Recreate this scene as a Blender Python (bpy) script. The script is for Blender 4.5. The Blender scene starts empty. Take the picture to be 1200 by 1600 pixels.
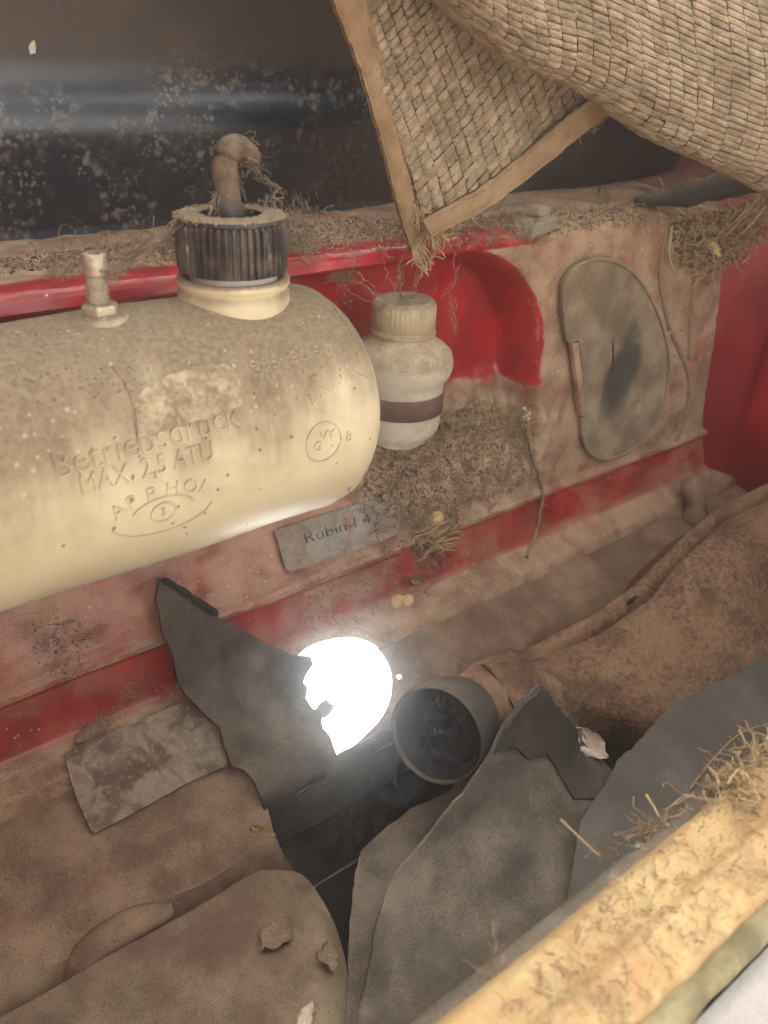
import bpy, bmesh, math, random
import numpy as np
from mathutils import Vector, Matrix, noise as mnoise
from mathutils.bvhtree import BVHTree
from mathutils.geometry import delaunay_2d_cdt
R = math.radians
rnd = random.Random(7)
scene = bpy.context.scene
col = scene.collection

# ------------------------------------------------------------------ camera
# The compartment's long axis is X, depth is Y (away from the viewer), Z is up.
# Working coordinates are measured from the eye point; OFF lifts them so the ground is z = 0.
OFF = Vector((0, 0, 1.02))
FPX = 1390.0
def _n(v):
    v = np.array(v, float); return v / np.linalg.norm(v)
_ex = _n((1900, -660, FPX)); _ez = -_n((-110, 2611, FPX)); _ez = _n(_ez - _ex * (_ez @ _ex)); _ey = np.cross(_ez, _ex)
CM = np.stack([_ex, _ey, _ez])
cam = bpy.data.cameras.new('camera'); camo = bpy.data.objects.new('camera', cam); col.objects.link(camo)
m = Matrix.Identity(4)
for i in range(3):
    m[i][0] = CM[i][0]; m[i][1] = -CM[i][1]; m[i][2] = -CM[i][2]; m[i][3] = OFF[i]
camo.matrix_world = m
cam.sensor_fit = 'VERTICAL'; cam.sensor_height = 36; cam.lens = FPX * 36 / 1600
cam.clip_start = .01; cam.clip_end = 500
cam.dof.use_dof = True; cam.dof.focus_distance = .68; cam.dof.aperture_fstop = 9
scene.camera = camo

# ------------------------------------------------------------------ sky, sun, exposure
SUN_EL, SUN_AZ = 52.0, 24.0          # the sun stands behind the raised lid, to the right
w = bpy.data.worlds.new('World'); scene.world = w; w.use_nodes = True
wn = w.node_tree.nodes; wl = w.node_tree.links
bg = wn['Background']; sky = wn.new('ShaderNodeTexSky'); sky.sky_type = 'NISHITA'; sky.sun_disc = False
sky.sun_elevation = R(SUN_EL); sky.sun_rotation = R(SUN_AZ); sky.dust_density = 3.5; sky.ozone_density = .6; sky.air_density = .8
hs = wn.new('ShaderNodeHueSaturation'); hs.inputs['Saturation'].default_value = .22
wt = wn.new('ShaderNodeMix'); wt.data_type = 'RGBA'; wt.blend_type = 'MULTIPLY'; wt.inputs[0].default_value = 1; wt.inputs[7].default_value = (1, .94, .82, 1)   # warm, milky sky
wl.new(sky.outputs[0], hs.inputs['Color']); wl.new(hs.outputs[0], wt.inputs[6]); wl.new(wt.outputs[2], bg.inputs[0]); bg.inputs[1].default_value = .10
sd = bpy.data.lights.new('sun', 'SUN'); sd.energy = 5; sd.angle = R(.5); sd.color = (1, .97, .92)
so = bpy.data.objects.new('sun', sd); col.objects.link(so)
sdir = Vector((math.sin(R(SUN_AZ)) * math.cos(R(SUN_EL)), math.cos(R(SUN_AZ)) * math.cos(R(SUN_EL)), math.sin(R(SUN_EL))))
so.rotation_euler = sdir.to_track_quat('Z', 'Y').to_euler(); so.location = (3, 4, 5)
scene.view_settings.view_transform = 'Standard'; scene.view_settings.look = 'None'
scene.view_settings.exposure = 3.5; scene.view_settings.gamma = 1
scene.render.engine = 'CYCLES'
scene.cycles.max_bounces = 8; scene.cycles.diffuse_bounces = 5; scene.cycles.glossy_bounces = 3
scene.cycles.use_denoising = True
scene.cycles.sample_clamp_indirect = 8; scene.cycles.adaptive_threshold = .03

# ------------------------------------------------------------------ helpers: rays, profiles
def ray(px, py):
    return CM @ _n((px - 600, py - 800, FPX))
def atY(px, py, y):
    r = ray(px, py); return r * (y / r[1])
def atZ(px, py, z):
    r = ray(px, py); return r * (z / r[2])
def atX(px, py, x):
    r = ray(px, py); return r * (x / r[0])
def nz(x, y, z=0., s=1.):
    return mnoise.noise(Vector((x * s, y * s, z * s)))
def fbm(x, y, z, s, o=3):
    t = 0; a = 1
    for k in range(o):
        t += a * nz(x, y, z + 7.3 * k, s); s *= 2.03; a *= .5
    return t

class Prof:
    """A sheet swept along X from a (Y,Z) section; u = X, v = length along the section."""
    def __init__(s, pts):
        s.p = np.array(pts, float)
        d = np.hypot(*(s.p[1:] - s.p[:-1]).T); s.v = np.concatenate([[0], np.cumsum(d)])
        s.th = np.arctan2(s.p[:, 1], s.p[:, 0])
    def uv(s, px, py):
        r = ray(px, py); t = math.atan2(r[2], r[1])
        o = np.argsort(s.th)
        v = float(np.interp(t, s.th[o], s.v[o]))
        y = np.interp(v, s.v, s.p[:, 0]); z = np.interp(v, s.v, s.p[:, 1])
        rho = math.hypot(y, z); return (float(r[0] / math.hypot(r[1], r[2]) * rho), v)
    def yz(s, v):
        return float(np.interp(v, s.v, s.p[:, 0])), float(np.interp(v, s.v, s.p[:, 1]))
    def nrm(s, v):
        a = s.yz(max(v - .004, 0)); b = s.yz(min(v + .004, s.v[-1]))
        d = np.array([b[0] - a[0], b[1] - a[1]]); d /= (np.linalg.norm(d) + 1e-9)
        n = np.array([d[1], -d[0]])
        y, z = s.yz(v)
        if n @ np.array([y, z]) > 0: n = -n
        return n
    def pos(s, u, v, h=0.):
        y, z = s.yz(v); n = s.nrm(v); return (u, y + n[0] * h, z + n[1] * h)

def fillet(pts, rad):
    out = [pts[0]]
    for i in range(1, len(pts) - 1):
        a, b, c = (np.array(pts[k], float) for k in (i - 1, i, i + 1)); r = rad[i] if isinstance(rad, (list, tuple)) else rad
        la, lc = np.linalg.norm(a - b), np.linalg.norm(c - b); r = min(r, la * .45, lc * .45)
        p, q = b + (a - b) / la * r, b + (c - b) / lc * r
        for t in (0, .2, .4, .6, .8, 1):
            out.append(tuple((1 - t) ** 2 * p + 2 * t * (1 - t) * b + t * t * q))
    out.append(pts[-1]); return out
def resample(pts, step):
    p = np.array(pts, float); d = np.linalg.norm(p[1:] - p[:-1], axis=1); v = np.concatenate([[0], np.cumsum(d)])
    n = max(2, int(v[-1] / step)); t = np.linspace(0, v[-1], n + 1)
    t = np.unique(np.round(np.concatenate([t, v]), 6))
    return np.stack([np.interp(t, v, p[:, k]) for k in range(p.shape[1])], 1)

# ------------------------------------------------------------------ helpers: objects
def tag(o, label=None, cat=None, group=None, kind=None):
    if label: o['label'] = label
    if cat: o['category'] = cat
    if group: o['group'] = group
    if kind: o['kind'] = kind
    return o
def empty(name, p, label, cat, group=None):
    o = bpy.data.objects.new(name, None); col.objects.link(o); o.location = Vector(p) + OFF
    o.empty_display_size = .03
    return tag(o, label, cat, group)
BV = {}
def mk(name, verts, faces, mat, parent=None, smooth=True, bvh=None, attrs=None, sharp=None):
    me = bpy.data.meshes.new(name)
    if bvh: BV[bvh] = BVHTree.FromPolygons([tuple(v) for v in verts], faces)
    me.from_pydata([(v[0] + OFF[0], v[1] + OFF[1], v[2] + OFF[2]) for v in verts], [], faces)
    for k, a in (attrs or {}).items():
        at = me.attributes.new(k, 'FLOAT', 'POINT'); at.data.foreach_set('value', np.array(a, dtype=np.float32))
    me.validate(); 
    if smooth: me.polygons.foreach_set('use_smooth', [True] * len(me.polygons))
    me.materials.append(mat)
    if smooth and sharp:
        try: me.set_sharp_from_angle(angle=R(sharp))
        except Exception: pass
    me.update()
    o = bpy.data.objects.new(name, me); col.objects.link(o)
    if parent:
        o.parent = parent; o.matrix_parent_inverse = Matrix.Translation(-world_loc(parent))
    return o
def world_loc(o):
    return Vector(o.location)
def reparent(o, parent):
    o.parent = parent; o.matrix_parent_inverse = Matrix.Translation(-world_loc(parent)); return o
class MB:
    def __init__(s): s.v = []; s.f = []; s.a = []
    def add(s, v, f, a=0.):
        b = len(s.v); s.v += [tuple(x) for x in v]; s.f += [tuple(i + b for i in q) for q in f]; s.a += [a] * len(v)
    def build(s, name, mat, parent=None, **k):
        return mk(name, s.v, s.f, mat, parent, attrs={'tint': s.a}, **k)
    def tube(s, pts, rad, n=6, a=0., caps=True):
        pts = [Vector(p) for p in pts]; v = []; f = []
        up = Vector((.3, .2, 1)).normalized()
        for i, p in enumerate(pts):
            d = (pts[min(i + 1, len(pts) - 1)] - pts[max(i - 1, 0)])
            if d.length < 1e-9: d = Vector((0, 0, 1))
            d.normalize(); x = d.cross(up)
            if x.length < .05: x = d.cross(Vector((1, 0, 0)))
            x.normalize(); y = d.cross(x); r = rad[i] if hasattr(rad, '__len__') else rad
            for k in range(n):
                c = 2 * math.pi * k / n; v.append(p + x * math.cos(c) * r + y * math.sin(c) * r)
        for i in range(len(pts) - 1):
            for k in range(n):
                f.append((i * n + k, i * n + (k + 1) % n, (i + 1) * n + (k + 1) % n, (i + 1) * n + k))
        if caps:
            f.append(tuple(range(n))[::-1]); b = (len(pts) - 1) * n; f.append(tuple(range(b, b + n)))
        s.add(v, f, a)
    def lathe(s, prof, c, ax=(0, 0, 1), n=48, a=0., rfun=None):
        ax = Vector(ax).normalized(); x = ax.cross(Vector((0, 1, 0.01))).normalized(); y = ax.cross(x); c = Vector(c); v = []; f = []
        for (r, h) in prof:
            for k in range(n):
                t = 2 * math.pi * k / n; rr = r if rfun is None else rfun(r, h, t)
                v.append(c + ax * h + (x * math.cos(t) + y * math.sin(t)) * rr)
        for i in range(len(prof) - 1):
            for k in range(n):
                f.append((i * n + k, i * n + (k + 1) % n, (i + 1) * n + (k + 1) % n, (i + 1) * n + k))
        s.add(v, f, a)
    def lump(s, c, r, a=0., sq=(1, 1, 1), n=1):
        # small uneven grain: a deformed octahedron
        c = Vector(c); d = [Vector(q) for q in ((1, 0, 0), (-1, 0, 0), (0, 1, 0), (0, -1, 0), (0, 0, 1), (0, 0, -1))]
        rot = Matrix.Rotation(rnd.uniform(0, 6.3), 3, Vector((rnd.gauss(0, 1), rnd.gauss(0, 1), rnd.gauss(0, 1))).normalized())
        v = [c + rot @ Vector((q.x * sq[0], q.y * sq[1], q.z * sq[2])) * r * rnd.uniform(.6, 1.2) for q in d]
        s.add(v, [(0, 2, 4), (2, 1, 4), (1, 3, 4), (3, 0, 4), (2, 0, 5), (1, 2, 5), (3, 1, 5), (0, 3, 5)], a)
    def box(s, c, sx, sy, sz, rot=None, a=0.):
        c = Vector(c); rot = rot or Matrix.Identity(3)
        v = [c + rot @ Vector((x * sx / 2, y * sy / 2, z * sz / 2)) for x in (-1, 1) for y in (-1, 1) for z in (-1, 1)]
        s.add(v, [(0, 1, 3, 2), (4, 6, 7, 5), (0, 4, 5, 1), (2, 3, 7, 6), (0, 2, 6, 4), (1, 5, 7, 3)], a)
def smoothmod(o, bevel=0., seg=2, sub=0):
    if bevel:
        b = o.modifiers.new('bevel', 'BEVEL'); b.width = bevel; b.segments = seg; b.limit_method = 'ANGLE'; b.angle_limit = R(35)
    if sub:
        b = o.modifiers.new('sub', 'SUBSURF'); b.levels = sub; b.render_levels = sub
    return o
def inside(pt, poly):
    x, y = pt; c = False; j = len(poly) - 1
    for i in range(len(poly)):
        xi, yi = poly[i]; xj, yj = poly[j]
        if (yi > y) != (yj > y) and x < (xj - xi) * (y - yi) / (yj - yi) + xi: c = not c
        j = i
    return c
def ragged(poly, step, amp, seed=0, closed=True, scale=None):
    out = []; n = len(poly); sc = scale or 1 / (step * 2.2)
    for i in range(n if closed else n - 1):
        a = np.array(poly[i], float); b = np.array(poly[(i + 1) % n], float); L = np.linalg.norm(b - a); k = max(1, int(L / step))
        nr = np.array([-(b - a)[1], (b - a)[0]]) / (L + 1e-9)
        for q in range(k):
            p = a + (b - a) * q / k
            e = amp * (nz(p[0] * sc, p[1] * sc, seed) + .5 * nz(p[0] * sc * 2.7, p[1] * sc * 2.7, seed + 3))
            out.append(tuple(p + nr * e * (1 if q else .4)))
    return out
def spline(pts, n=8, closed=False):
    P = [np.array(p, float) for p in pts]; out = []; L = len(P)
    rng = range(L) if closed else range(L - 1)
    for i in rng:
        g = lambda k: P[k % L] if closed else P[min(max(k, 0), L - 1)]
        a, b, c, d = g(i - 1), g(i), g(i + 1), g(i + 2)
        for q in range(n):
            t = q / n
            out.append(tuple(.5 * ((2 * b) + (-a + c) * t + (2 * a - 5 * b + 4 * c - d) * t * t + (-a + 3 * b - 3 * c + d) * t ** 3)))
    if not closed: out.append(tuple(P[-1]))
    return out
def sheet(outline, holes, sp, pos, thick, disp=None):
    """triangulated sheet with thickness; outline/holes in (u,v); pos(u,v,h) -> xyz"""
    pts = []; edges = []
    def loop(L):
        b = len(pts); pts.extend(Vector(p) for p in L); edges.extend((b + i, b + (i + 1) % len(L)) for i in range(len(L)))
    loop(outline)
    for h in holes: loop(h)
    us = [p[0] for p in outline]; vs = [p[1] for p in outline]
    nu = int((max(us) - min(us)) / sp); nv = int((max(vs) - min(vs)) / sp)
    for i in range(1, nu + 1):
        for j in range(1, nv + 1):
            q = (min(us) + (i + rnd.uniform(-.25, .25) + (j % 2) * .5 - .25) * sp, min(vs) + (j + rnd.uniform(-.25, .25)) * sp)
            if inside(q, outline) and not any(inside(q, h) for h in holes): pts.append(Vector(q))
    r = delaunay_2d_cdt(pts, edges, [], 0, 1e-6)
    V, F = r[0], r[2]; tri = []
    for f in F:
        c = sum((V[i] for i in f), Vector((0, 0))) / len(f)
        if inside(c, outline) and not any(inside(c, h) for h in holes): tri.append(tuple(f))
    n = len(V); top = []; bot = []
    for q in V:
        d = disp(q[0], q[1]) if disp else 0
        top.append(pos(q[0], q[1], d)); bot.append(pos(q[0], q[1], d - thick))
    # orient: front must face the eye
    a, b, c = (np.array(top[i]) for i in tri[len(tri) // 2])
    if np.cross(b - a, c - a) @ (a) > 0: tri = [t[::-1] for t in tri]
    cnt = {}
    for t in tri:
        for k in range(len(t)): cnt[(t[k], t[(k + 1) % len(t)])] = 1
    side = [(b, a, a + n, b + n) for (a, b) in cnt if (b, a) not in cnt]
    return top + bot, tri + [tuple(i + n for i in t[::-1]) for t in tri] + side
def hit(px, py, names):
    r = ray(px, py); best = None
    for k in names:
        h = BV[k].ray_cast(Vector((0, 0, 0)), Vector(r))
        if h[0] is not None and (best is None or h[3] < best[3]): best = h
    if best is None: return None
    nn = best[1] if best[1].dot(Vector(r)) < 0 else -best[1]
    return best[0], nn

# ------------------------------------------------------------------ helpers: materials
class NB:
    def __init__(s, name):
        s.m = bpy.data.materials.new(name); s.m.use_nodes = True; s.t = s.m.node_tree
        s.b = s.t.nodes['Principled BSDF']; s.co = s.t.nodes.new('ShaderNodeTexCoord').outputs['Object']
    def n(s, k): return s.t.nodes.new(k)
    def L(s, a, b): s.t.links.new(a, b)
    def put(s, sock, v):
        if hasattr(v, 'is_output'): s.L(v, sock)
        elif isinstance(v, (tuple, list)) and len(v) == 3 and sock.type == 'RGBA': sock.default_value = (*v, 1)
        else: sock.default_value = v
    def noise(s, sc, det=4, ro=.55, co=None, dist=0., stretch=None):
        x = s.n('ShaderNodeTexNoise'); x.inputs['Scale'].default_value = sc; x.inputs['Detail'].default_value = det; x.inputs['Roughness'].default_value = ro
        x.inputs['Distortion'].default_value = dist; c = co or s.co
        if stretch:
            mp = s.n('ShaderNodeMapping'); mp.inputs['Scale'].default_value = stretch; s.L(c, mp.inputs['Vector']); c = mp.outputs[0]
        s.L(c, x.inputs['Vector']); return x.outputs[0]
    def vor(s, sc, feat='F1', co=None, out='Distance', rnd_=1.):
        x = s.n('ShaderNodeTexVoronoi'); x.inputs['Scale'].default_value = sc; x.feature = feat; x.inputs['Randomness'].default_value = rnd_
        s.L(co or s.co, x.inputs['Vector']); return x.outputs[out]
    def math(s, op, a, b=0., c=0., clamp=False):
        x = s.n('ShaderNodeMath'); x.operation = op; x.use_clamp = clamp
        for i, q in enumerate((a, b, c)): s.put(x.inputs[i], q)
        return x.outputs[0]
    def mr(s, v, a, b, c=0., d=1., smooth=True):
        x = s.n('ShaderNodeMapRange'); x.interpolation_type = 'SMOOTHSTEP' if smooth else 'LINEAR'
        for i, q in enumerate((v, a, b, c, d)): s.put(x.inputs[i], q)
        return x.outputs[0]
    def mix(s, f, a, b):
        x = s.n('ShaderNodeMix'); x.data_type = 'RGBA'; s.put(x.inputs[0], f); s.put(x.inputs[6], a); s.put(x.inputs[7], b); return x.outputs[2]
    def mixf(s, f, a, b):
        x = s.n('ShaderNodeMix'); s.put(x.inputs[0], f); s.put(x.inputs[2], a); s.put(x.inputs[3], b); return x.outputs[0]
    def attr(s, nme):
        x = s.n('ShaderNodeAttribute'); x.attribute_name = nme; return x.outputs['Fac']
    def nrmz(s):
        g = s.n('ShaderNodeNewGeometry'); x = s.n('ShaderNodeSeparateXYZ'); s.L(g.outputs['Normal'], x.inputs[0]); return x.outputs[2]
    def xyz(s):
        x = s.n('ShaderNodeSeparateXYZ'); s.L(s.co, x.inputs[0]); return x.outputs
    def bump(s, h, st=.3, d=.002, prev=None):
        x = s.n('ShaderNodeBump'); x.inputs['Strength'].default_value = st; x.inputs['Distance'].default_value = d; s.L(h, x.inputs['Height'])
        if prev: s.L(prev, x.inputs['Normal'])
        return x.outputs[0]
    def fin(s, colr, rough, nrm=None, spec=.5, metal=0., **k):
        s.put(s.b.inputs['Base Color'], colr); s.put(s.b.inputs['Roughness'], rough); s.put(s.b.inputs['Specular IOR Level'], spec); s.put(s.b.inputs['Metallic'], metal)
        if nrm: s.L(nrm, s.b.inputs['Normal'])
        for q, v in k.items(): s.put(s.b.inputs[q.replace('_', ' ')], v)
        return s.m
def dusty(name, paint, d1, d2, film=None, up=.7, bias=0., lo=.1, hi=.7, ns=14., pr=.3, grain=.35, attr=None, spec=.5, chips=None, specks=0., lump=.0, paint2=None, metal=0., coat=0., **kw):
    d1 = tuple(q * .70 for q in d1); d2 = tuple(q * 1.16 for q in d2)
    b = NB(name)
    n1 = b.noise(ns, 6, .6); n2 = b.noise(ns * 6, 4, .6); n3 = b.noise(ns * .4, 3); gr = b.noise(900, 2, .6)
    f = b.math('MULTIPLY_ADD', b.nrmz(), up, bias)
    f = b.math('ADD', f, b.math('MULTIPLY', b.math('SUBTRACT', n1, .5), 1.3))
    f = b.math('ADD', f, b.math('MULTIPLY', b.math('SUBTRACT', n2, .5), .55))
    if attr: f = b.math('ADD', f, b.attr(attr))
    f = b.mr(f, lo, hi)
    f = b.math('MULTIPLY', f, b.mr(gr, .25, .6, .88, 1.), clamp=True)
    mid = b.noise(ns * 3.1, 5, .65)
    dc = b.mix(b.mr(b.math('ADD', b.math('ADD', b.math('MULTIPLY', n3, .4), b.math('MULTIPLY', mid, .6)), b.math('MULTIPLY', b.math('SUBTRACT', gr, .5), .5)), .36, .64), d1, d2)
    f = b.math('MULTIPLY', f, b.mr(mid, .34, .54, .82, 1.))
    if film: f = b.math('MULTIPLY', f, b.attr(film))
    if paint2: paint = b.mix(b.mr(b.noise(ns * 1.7, 5), .4, .62), paint, paint2)
    c = b.mix(f, paint, dc)
    if specks:
        v = b.vor(170); g = b.math('MULTIPLY', b.math('LESS_THAN', v, .16), b.math('GREATER_THAN', b.noise(23, 3), 1 - specks))
        c = b.mix(b.math('MULTIPLY', g, .75), c, (.55, .48, .36))
    ro = b.mixf(f, pr, .95)
    h = b.math('ADD', b.math('MULTIPLY', gr, f), b.math('MULTIPLY', n2, lump))
    nr = b.bump(h, grain, .0012, b.bump(b.math('ADD', mid, b.math('MULTIPLY', n2, .5)), .35, .004))
    return b.fin(c, ro, nr, spec, metal, Coat_Weight=coat, **kw)
DUST1, DUST2 = (.20, .142, .086), (.36, .27, .17)
M = {}
M['red'] = dusty('red_paint_dusty', (.37, .017, .021), DUST1, (.36, .255, .16), film='film', up=.85, bias=.0, attr='dust', ns=11, pr=.28, specks=.42, lump=.3, paint2=(.24, .013, .016), coat=.25)
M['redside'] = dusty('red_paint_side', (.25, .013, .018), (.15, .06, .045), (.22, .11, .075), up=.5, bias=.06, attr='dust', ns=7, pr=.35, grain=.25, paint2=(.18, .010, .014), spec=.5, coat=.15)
M['slope'] = dusty('floor_paint_dusty', (.13, .04, .027), (.16, .105, .064), (.265, .185, .118), up=.3, bias=.5, ns=9, pr=.5, grain=.3, attr='dust', lump=.25)
M['lower'] = dusty('lower_panel_dusty', (.13, .062, .04), (.15, .11, .068), (.255, .20, .13), up=.2, bias=.3, ns=10, pr=.6, grain=.35, lump=.4)
b = NB('black_panel_dusty')       # black enamel with pale dust blooms
n1 = b.noise(9, 5, .6); n2 = b.noise(165, 3, .6); n3 = b.noise(34, 4, .6); x, y, z = b.xyz()
v1 = b.vor(105); v2 = b.vor(240); msk = b.mr(b.math('ADD', n1, b.math('MULTIPLY', b.math('SUBTRACT', n3, .5), 1.2)), .36, .64)
sp = b.math('MAXIMUM', b.mr(v1, .50, .18), b.mr(v2, .5, .2)); sp = b.math('MULTIPLY', sp, b.mr(n2, .34, .54)); sp = b.math('MULTIPLY', sp, msk, clamp=True); sp = b.math('MULTIPLY', sp, b.mr(x, .66, .3, .5, 1.))
film = b.math('MULTIPLY', b.mr(b.noise(4.5, 4), .45, .7), .10)
br = b.mr(z, OFF[2] - .047, OFF[2] - .005)          # brown reflection of the compartment painted into the upper fold
f = b.math('MAXIMUM', sp, film)
c = b.mix(f, (.004, .007, .015), (.16, .145, .125)); c = b.mix(b.math('MULTIPLY', br, b.mr(n1, .25, .6, .45, 1.)), c, (.052, .034, .021))
M['black'] = b.fin(c, b.math('MAXIMUM', b.mixf(f, .42, .8), b.mr(br, 0, 1, .2, .62)), b.bump(b.math('ADD', n2, n3), .10, .001), .6, Coat_Weight=b.math('MULTIPLY', b.mixf(f, .6, .0), b.mr(br, .1, .8, 1., 0.)), Coat_Roughness=.36)
b = NB('cream_plastic_dusty')
n1 = b.noise(13, 6, .6); n2 = b.noise(75, 5, .65); n4 = b.noise(300, 3, .6); stv = b.noise(28, 4, .6, stretch=(1.6, .35, .25))
f = b.math('MULTIPLY_ADD', b.nrmz(), 1.0, .42)
f = b.math('ADD', f, b.math('MULTIPLY', b.math('SUBTRACT', n1, .5), 1.1)); f = b.math('ADD', f, b.math('MULTIPLY', b.math('SUBTRACT', n2, .5), .5))
f = b.math('ADD', f, b.math('MULTIPLY', b.math('SUBTRACT', stv, .5), .9)); f = b.math('MULTIPLY', b.mr(f, .1, 1.2), .95)
dc = b.mix(b.mr(n4, .35, .65), (.125, .088, .052), (.195, .145, .09))
pc = b.mix(b.mr(n1, .3, .7), (.64, .56, .385), (.58, .49, .31)); c = b.mix(f, pc, dc)
v = b.vor(150); g = b.math('MULTIPLY', b.math('LESS_THAN', v, .17), b.math('GREATER_THAN', b.noise(19, 3), .52)); c = b.mix(b.math('MULTIPLY', g, .4), c, (.55, .46, .33))
v = b.vor(95); g = b.math('MULTIPLY', b.math('LESS_THAN', v, .1), b.math('GREATER_THAN', b.noise(11, 3), .56)); c = b.mix(b.math('MULTIPLY', g, .8), c, (.09, .055, .03))
M['cream'] = b.fin(c, b.mixf(f, .45, .92), b.bump(b.math('ADD', b.math('MULTIPLY', n4, f), b.math('MULTIPLY', n2, .25)), .28, .0012), .45, Subsurface_Weight=.12, Subsurface_Radius=(.02, .014, .006), Subsurface_Scale=.3)
def simple(name, c1, c2, ns=30, rough=.8, bump=.3, bd=.001, spec=.4, tint=0., metal=0., fine=500, **kw):
    b = NB(name); n1 = b.noise(ns, 5, .6); n2 = b.noise(fine, 3, .6)
    f = b.mr(b.math('ADD', n1, b.math('MULTIPLY', b.math('SUBTRACT', n2, .5), .7)), .3, .7)
    if tint: f = b.math('ADD', b.math('MULTIPLY', f, 1 - tint), b.math('MULTIPLY', b.attr('tint'), tint), clamp=True)
    return b.fin(b.mix(f, c1, c2), rough, b.bump(b.math('ADD', n2, n1), bump, bd), spec, metal, **kw)
M['white'] = simple('white_nylon', (.55, .50, .42), (.68, .65, .60), 40, .45, .1)
M['dark'] = simple('cavity_shade', (.012, .011, .010), (.03, .026, .022), 40, .95, .3, spec=.1)  # near-black for gaps, bores and slots: their shade is in the colour
M['hose'] = simple('perished_rubber_hose', (.07, .048, .032), (.16, .11, .07), 60, .9, .6, .001)
M['boot'] = simple('grey_rubber_stub', (.035, .033, .030), (.08, .072, .062), 60, .75, .3)
M['steel'] = simple('dull_zinc_steel', (.30, .24, .16), (.46, .40, .30), 120, .5, .3, .0006, .5, 0., .55)
b = None
M['yarn'] = simple('jute_yarn', (.23, .172, .108), (.53, .435, .31), 90, .95, 1., .0018, .15, .3, fine=650)
yn = M['yarn'].node_tree; pb = yn.nodes['Principled BSDF']; lk = pb.inputs['Base Color'].links[0].from_socket; nt = yn.nodes.new('ShaderNodeTexNoise'); nt.inputs['Scale'].default_value = 11; nt.inputs['Detail'].default_value = 5; mp_ = yn.nodes.new('ShaderNodeMapRange'); mp_.inputs[1].default_value = .45; mp_.inputs[2].default_value = .7; mp_.inputs[4].default_value = .55; mx = yn.nodes.new('ShaderNodeMix'); mx.data_type = 'RGBA'; yn.links.new(nt.outputs[0], mp_.inputs[0]); yn.links.new(mp_.outputs[0], mx.inputs[0]); yn.links.new(lk, mx.inputs[6]); mx.inputs[7].default_value = (.16, .115, .075, 1); yn.links.new(mx.outputs[2], pb.inputs['Base Color'])
M['tapebase'] = simple('woven_backing', (.075, .05, .028), (.12, .08, .046), 60, .95, .4)
M['straw'] = simple('dry_straw', (.20, .13, .07), (.50, .38, .22), 60, .85, .2, .0006, .2, .75)
M['web'] = simple('dusty_fibre', (.17, .12, .08), (.36, .28, .20), 60, .95, .1, .0006, .1, .7)
M['crumb'] = simple('dust_crumbs', (.14, .095, .06), (.36, .26, .17), 90, .98, .3, .0006, .1, .65)
M['seed'] = simple('dry_seed_husk', (.42, .27, .12), (.58, .42, .22), 90, .7, .5, .0008, .3)
M['husk'] = simple('pale_papery_leaf', (.42, .33, .24), (.62, .54, .44), 70, .8, .4)
M['leaf'] = simple('brown_dead_leaf', (.16, .11, .07), (.32, .24, .16), 70, .85, .4)
M['sticker'] = dusty('silver_sticker', (.33, .30, .26), (.17, .125, .085), (.28, .22, .16), up=.2, bias=.42, ns=22, pr=.4, grain=.3, metal=.25)
M['ink'] = simple('black_ink', (.02, .018, .016), (.05, .045, .04), 200, .7, .1)
M['board'] = dusty('tar_board', (.040, .036, .032), (.085, .07, .05), (.175, .145, .105), up=.25, bias=.26, ns=8, pr=.75, grain=.35, spec=.3)
M['boardb'] = dusty('tar_board_worn', (.07, .062, .052), (.125, .105, .078), (.23, .195, .15), up=.2, bias=.38, ns=7, pr=.8, grain=.4, spec=.25)
M['boardc'] = dusty('tar_board_grey', (.075, .074, .068), (.13, .118, .096), (.185, .168, .138), up=.2, bias=.3, ns=6, pr=.75, grain=.3, spec=.3)
M['edge'] = simple('torn_board_edge', (.010, .010, .010), (.025, .023, .02), 90, .9, .6)
b = NB('brown_duct_coating'); n1 = b.noise(10, 4); n2 = b.noise(190, 4, .65); n3 = b.noise(520, 2)
c = b.mix(b.mr(b.math('ADD', b.math('MULTIPLY', n1, .55), b.math('MULTIPLY', n2, .45)), .40, .60), (.085, .044, .025), (.26, .16, .095)); c = b.mix(b.mr(n3, .52, .68, 0, .6), c, (.34, .235, .15)); c = b.mix(b.mr(b.noise(24, 4), .54, .68, 0, .6), c, (.07, .045, .03))
M['duct'] = b.fin(c, .95, b.bump(b.math('ADD', n2, n3), .8, .0014), .2)
b = NB('rusty_lip_dusty'); n1 = b.noise(16, 6, .62); n2 = b.noise(120, 5, .65); n3 = b.noise(420, 3); x, y, z = b.xyz()
c = b.mix(b.mr(n1, .32, .66), (.36, .215, .10), (.42, .305, .15)); c = b.mix(b.mr(n2, .42, .72, 0, .6), c, (.46, .37, .20)); c = b.mix(b.mr(b.noise(30, 4), .56, .72, 0, .5), c, (.24, .16, .09))
M['rim'] = b.fin(c, .85, b.bump(b.math('ADD', n2, n3), .4, .0015), .3)
b = NB('mossy_rubber_seal'); n1 = b.noise(40, 5, .6); n2 = b.noise(260, 4)
c = b.mix(b.mr(n1, .35, .65), (.14, .12, .07), (.30, .26, .15)); M['seal'] = b.fin(c, .95, b.bump(n2, .8, .0015), .2)
M['grey'] = simple('grey_bumper_paint', (.22, .205, .19), (.32, .30, .28), 14, .5, .2)
M['lid'] = dusty('cover_plate_dusty', (.05, .045, .037), (.24, .178, .112), (.31, .24, .155), up=.2, bias=.8, ns=9, pr=.7, grain=.3, attr='dust', lump=.2)
b = NB('concrete_ground'); n1 = b.noise(3, 6, .6); n2 = b.noise(60, 4)
M['ground'] = b.fin(b.mix(b.mr(b.math('ADD', b.math('MULTIPLY', n1, .6), b.math('MULTIPLY', n2, .4)), .35, .65), (.74, .755, .77), (.82, .83, .84)), .9, b.bump(n2, .3, .003), .3)
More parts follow.
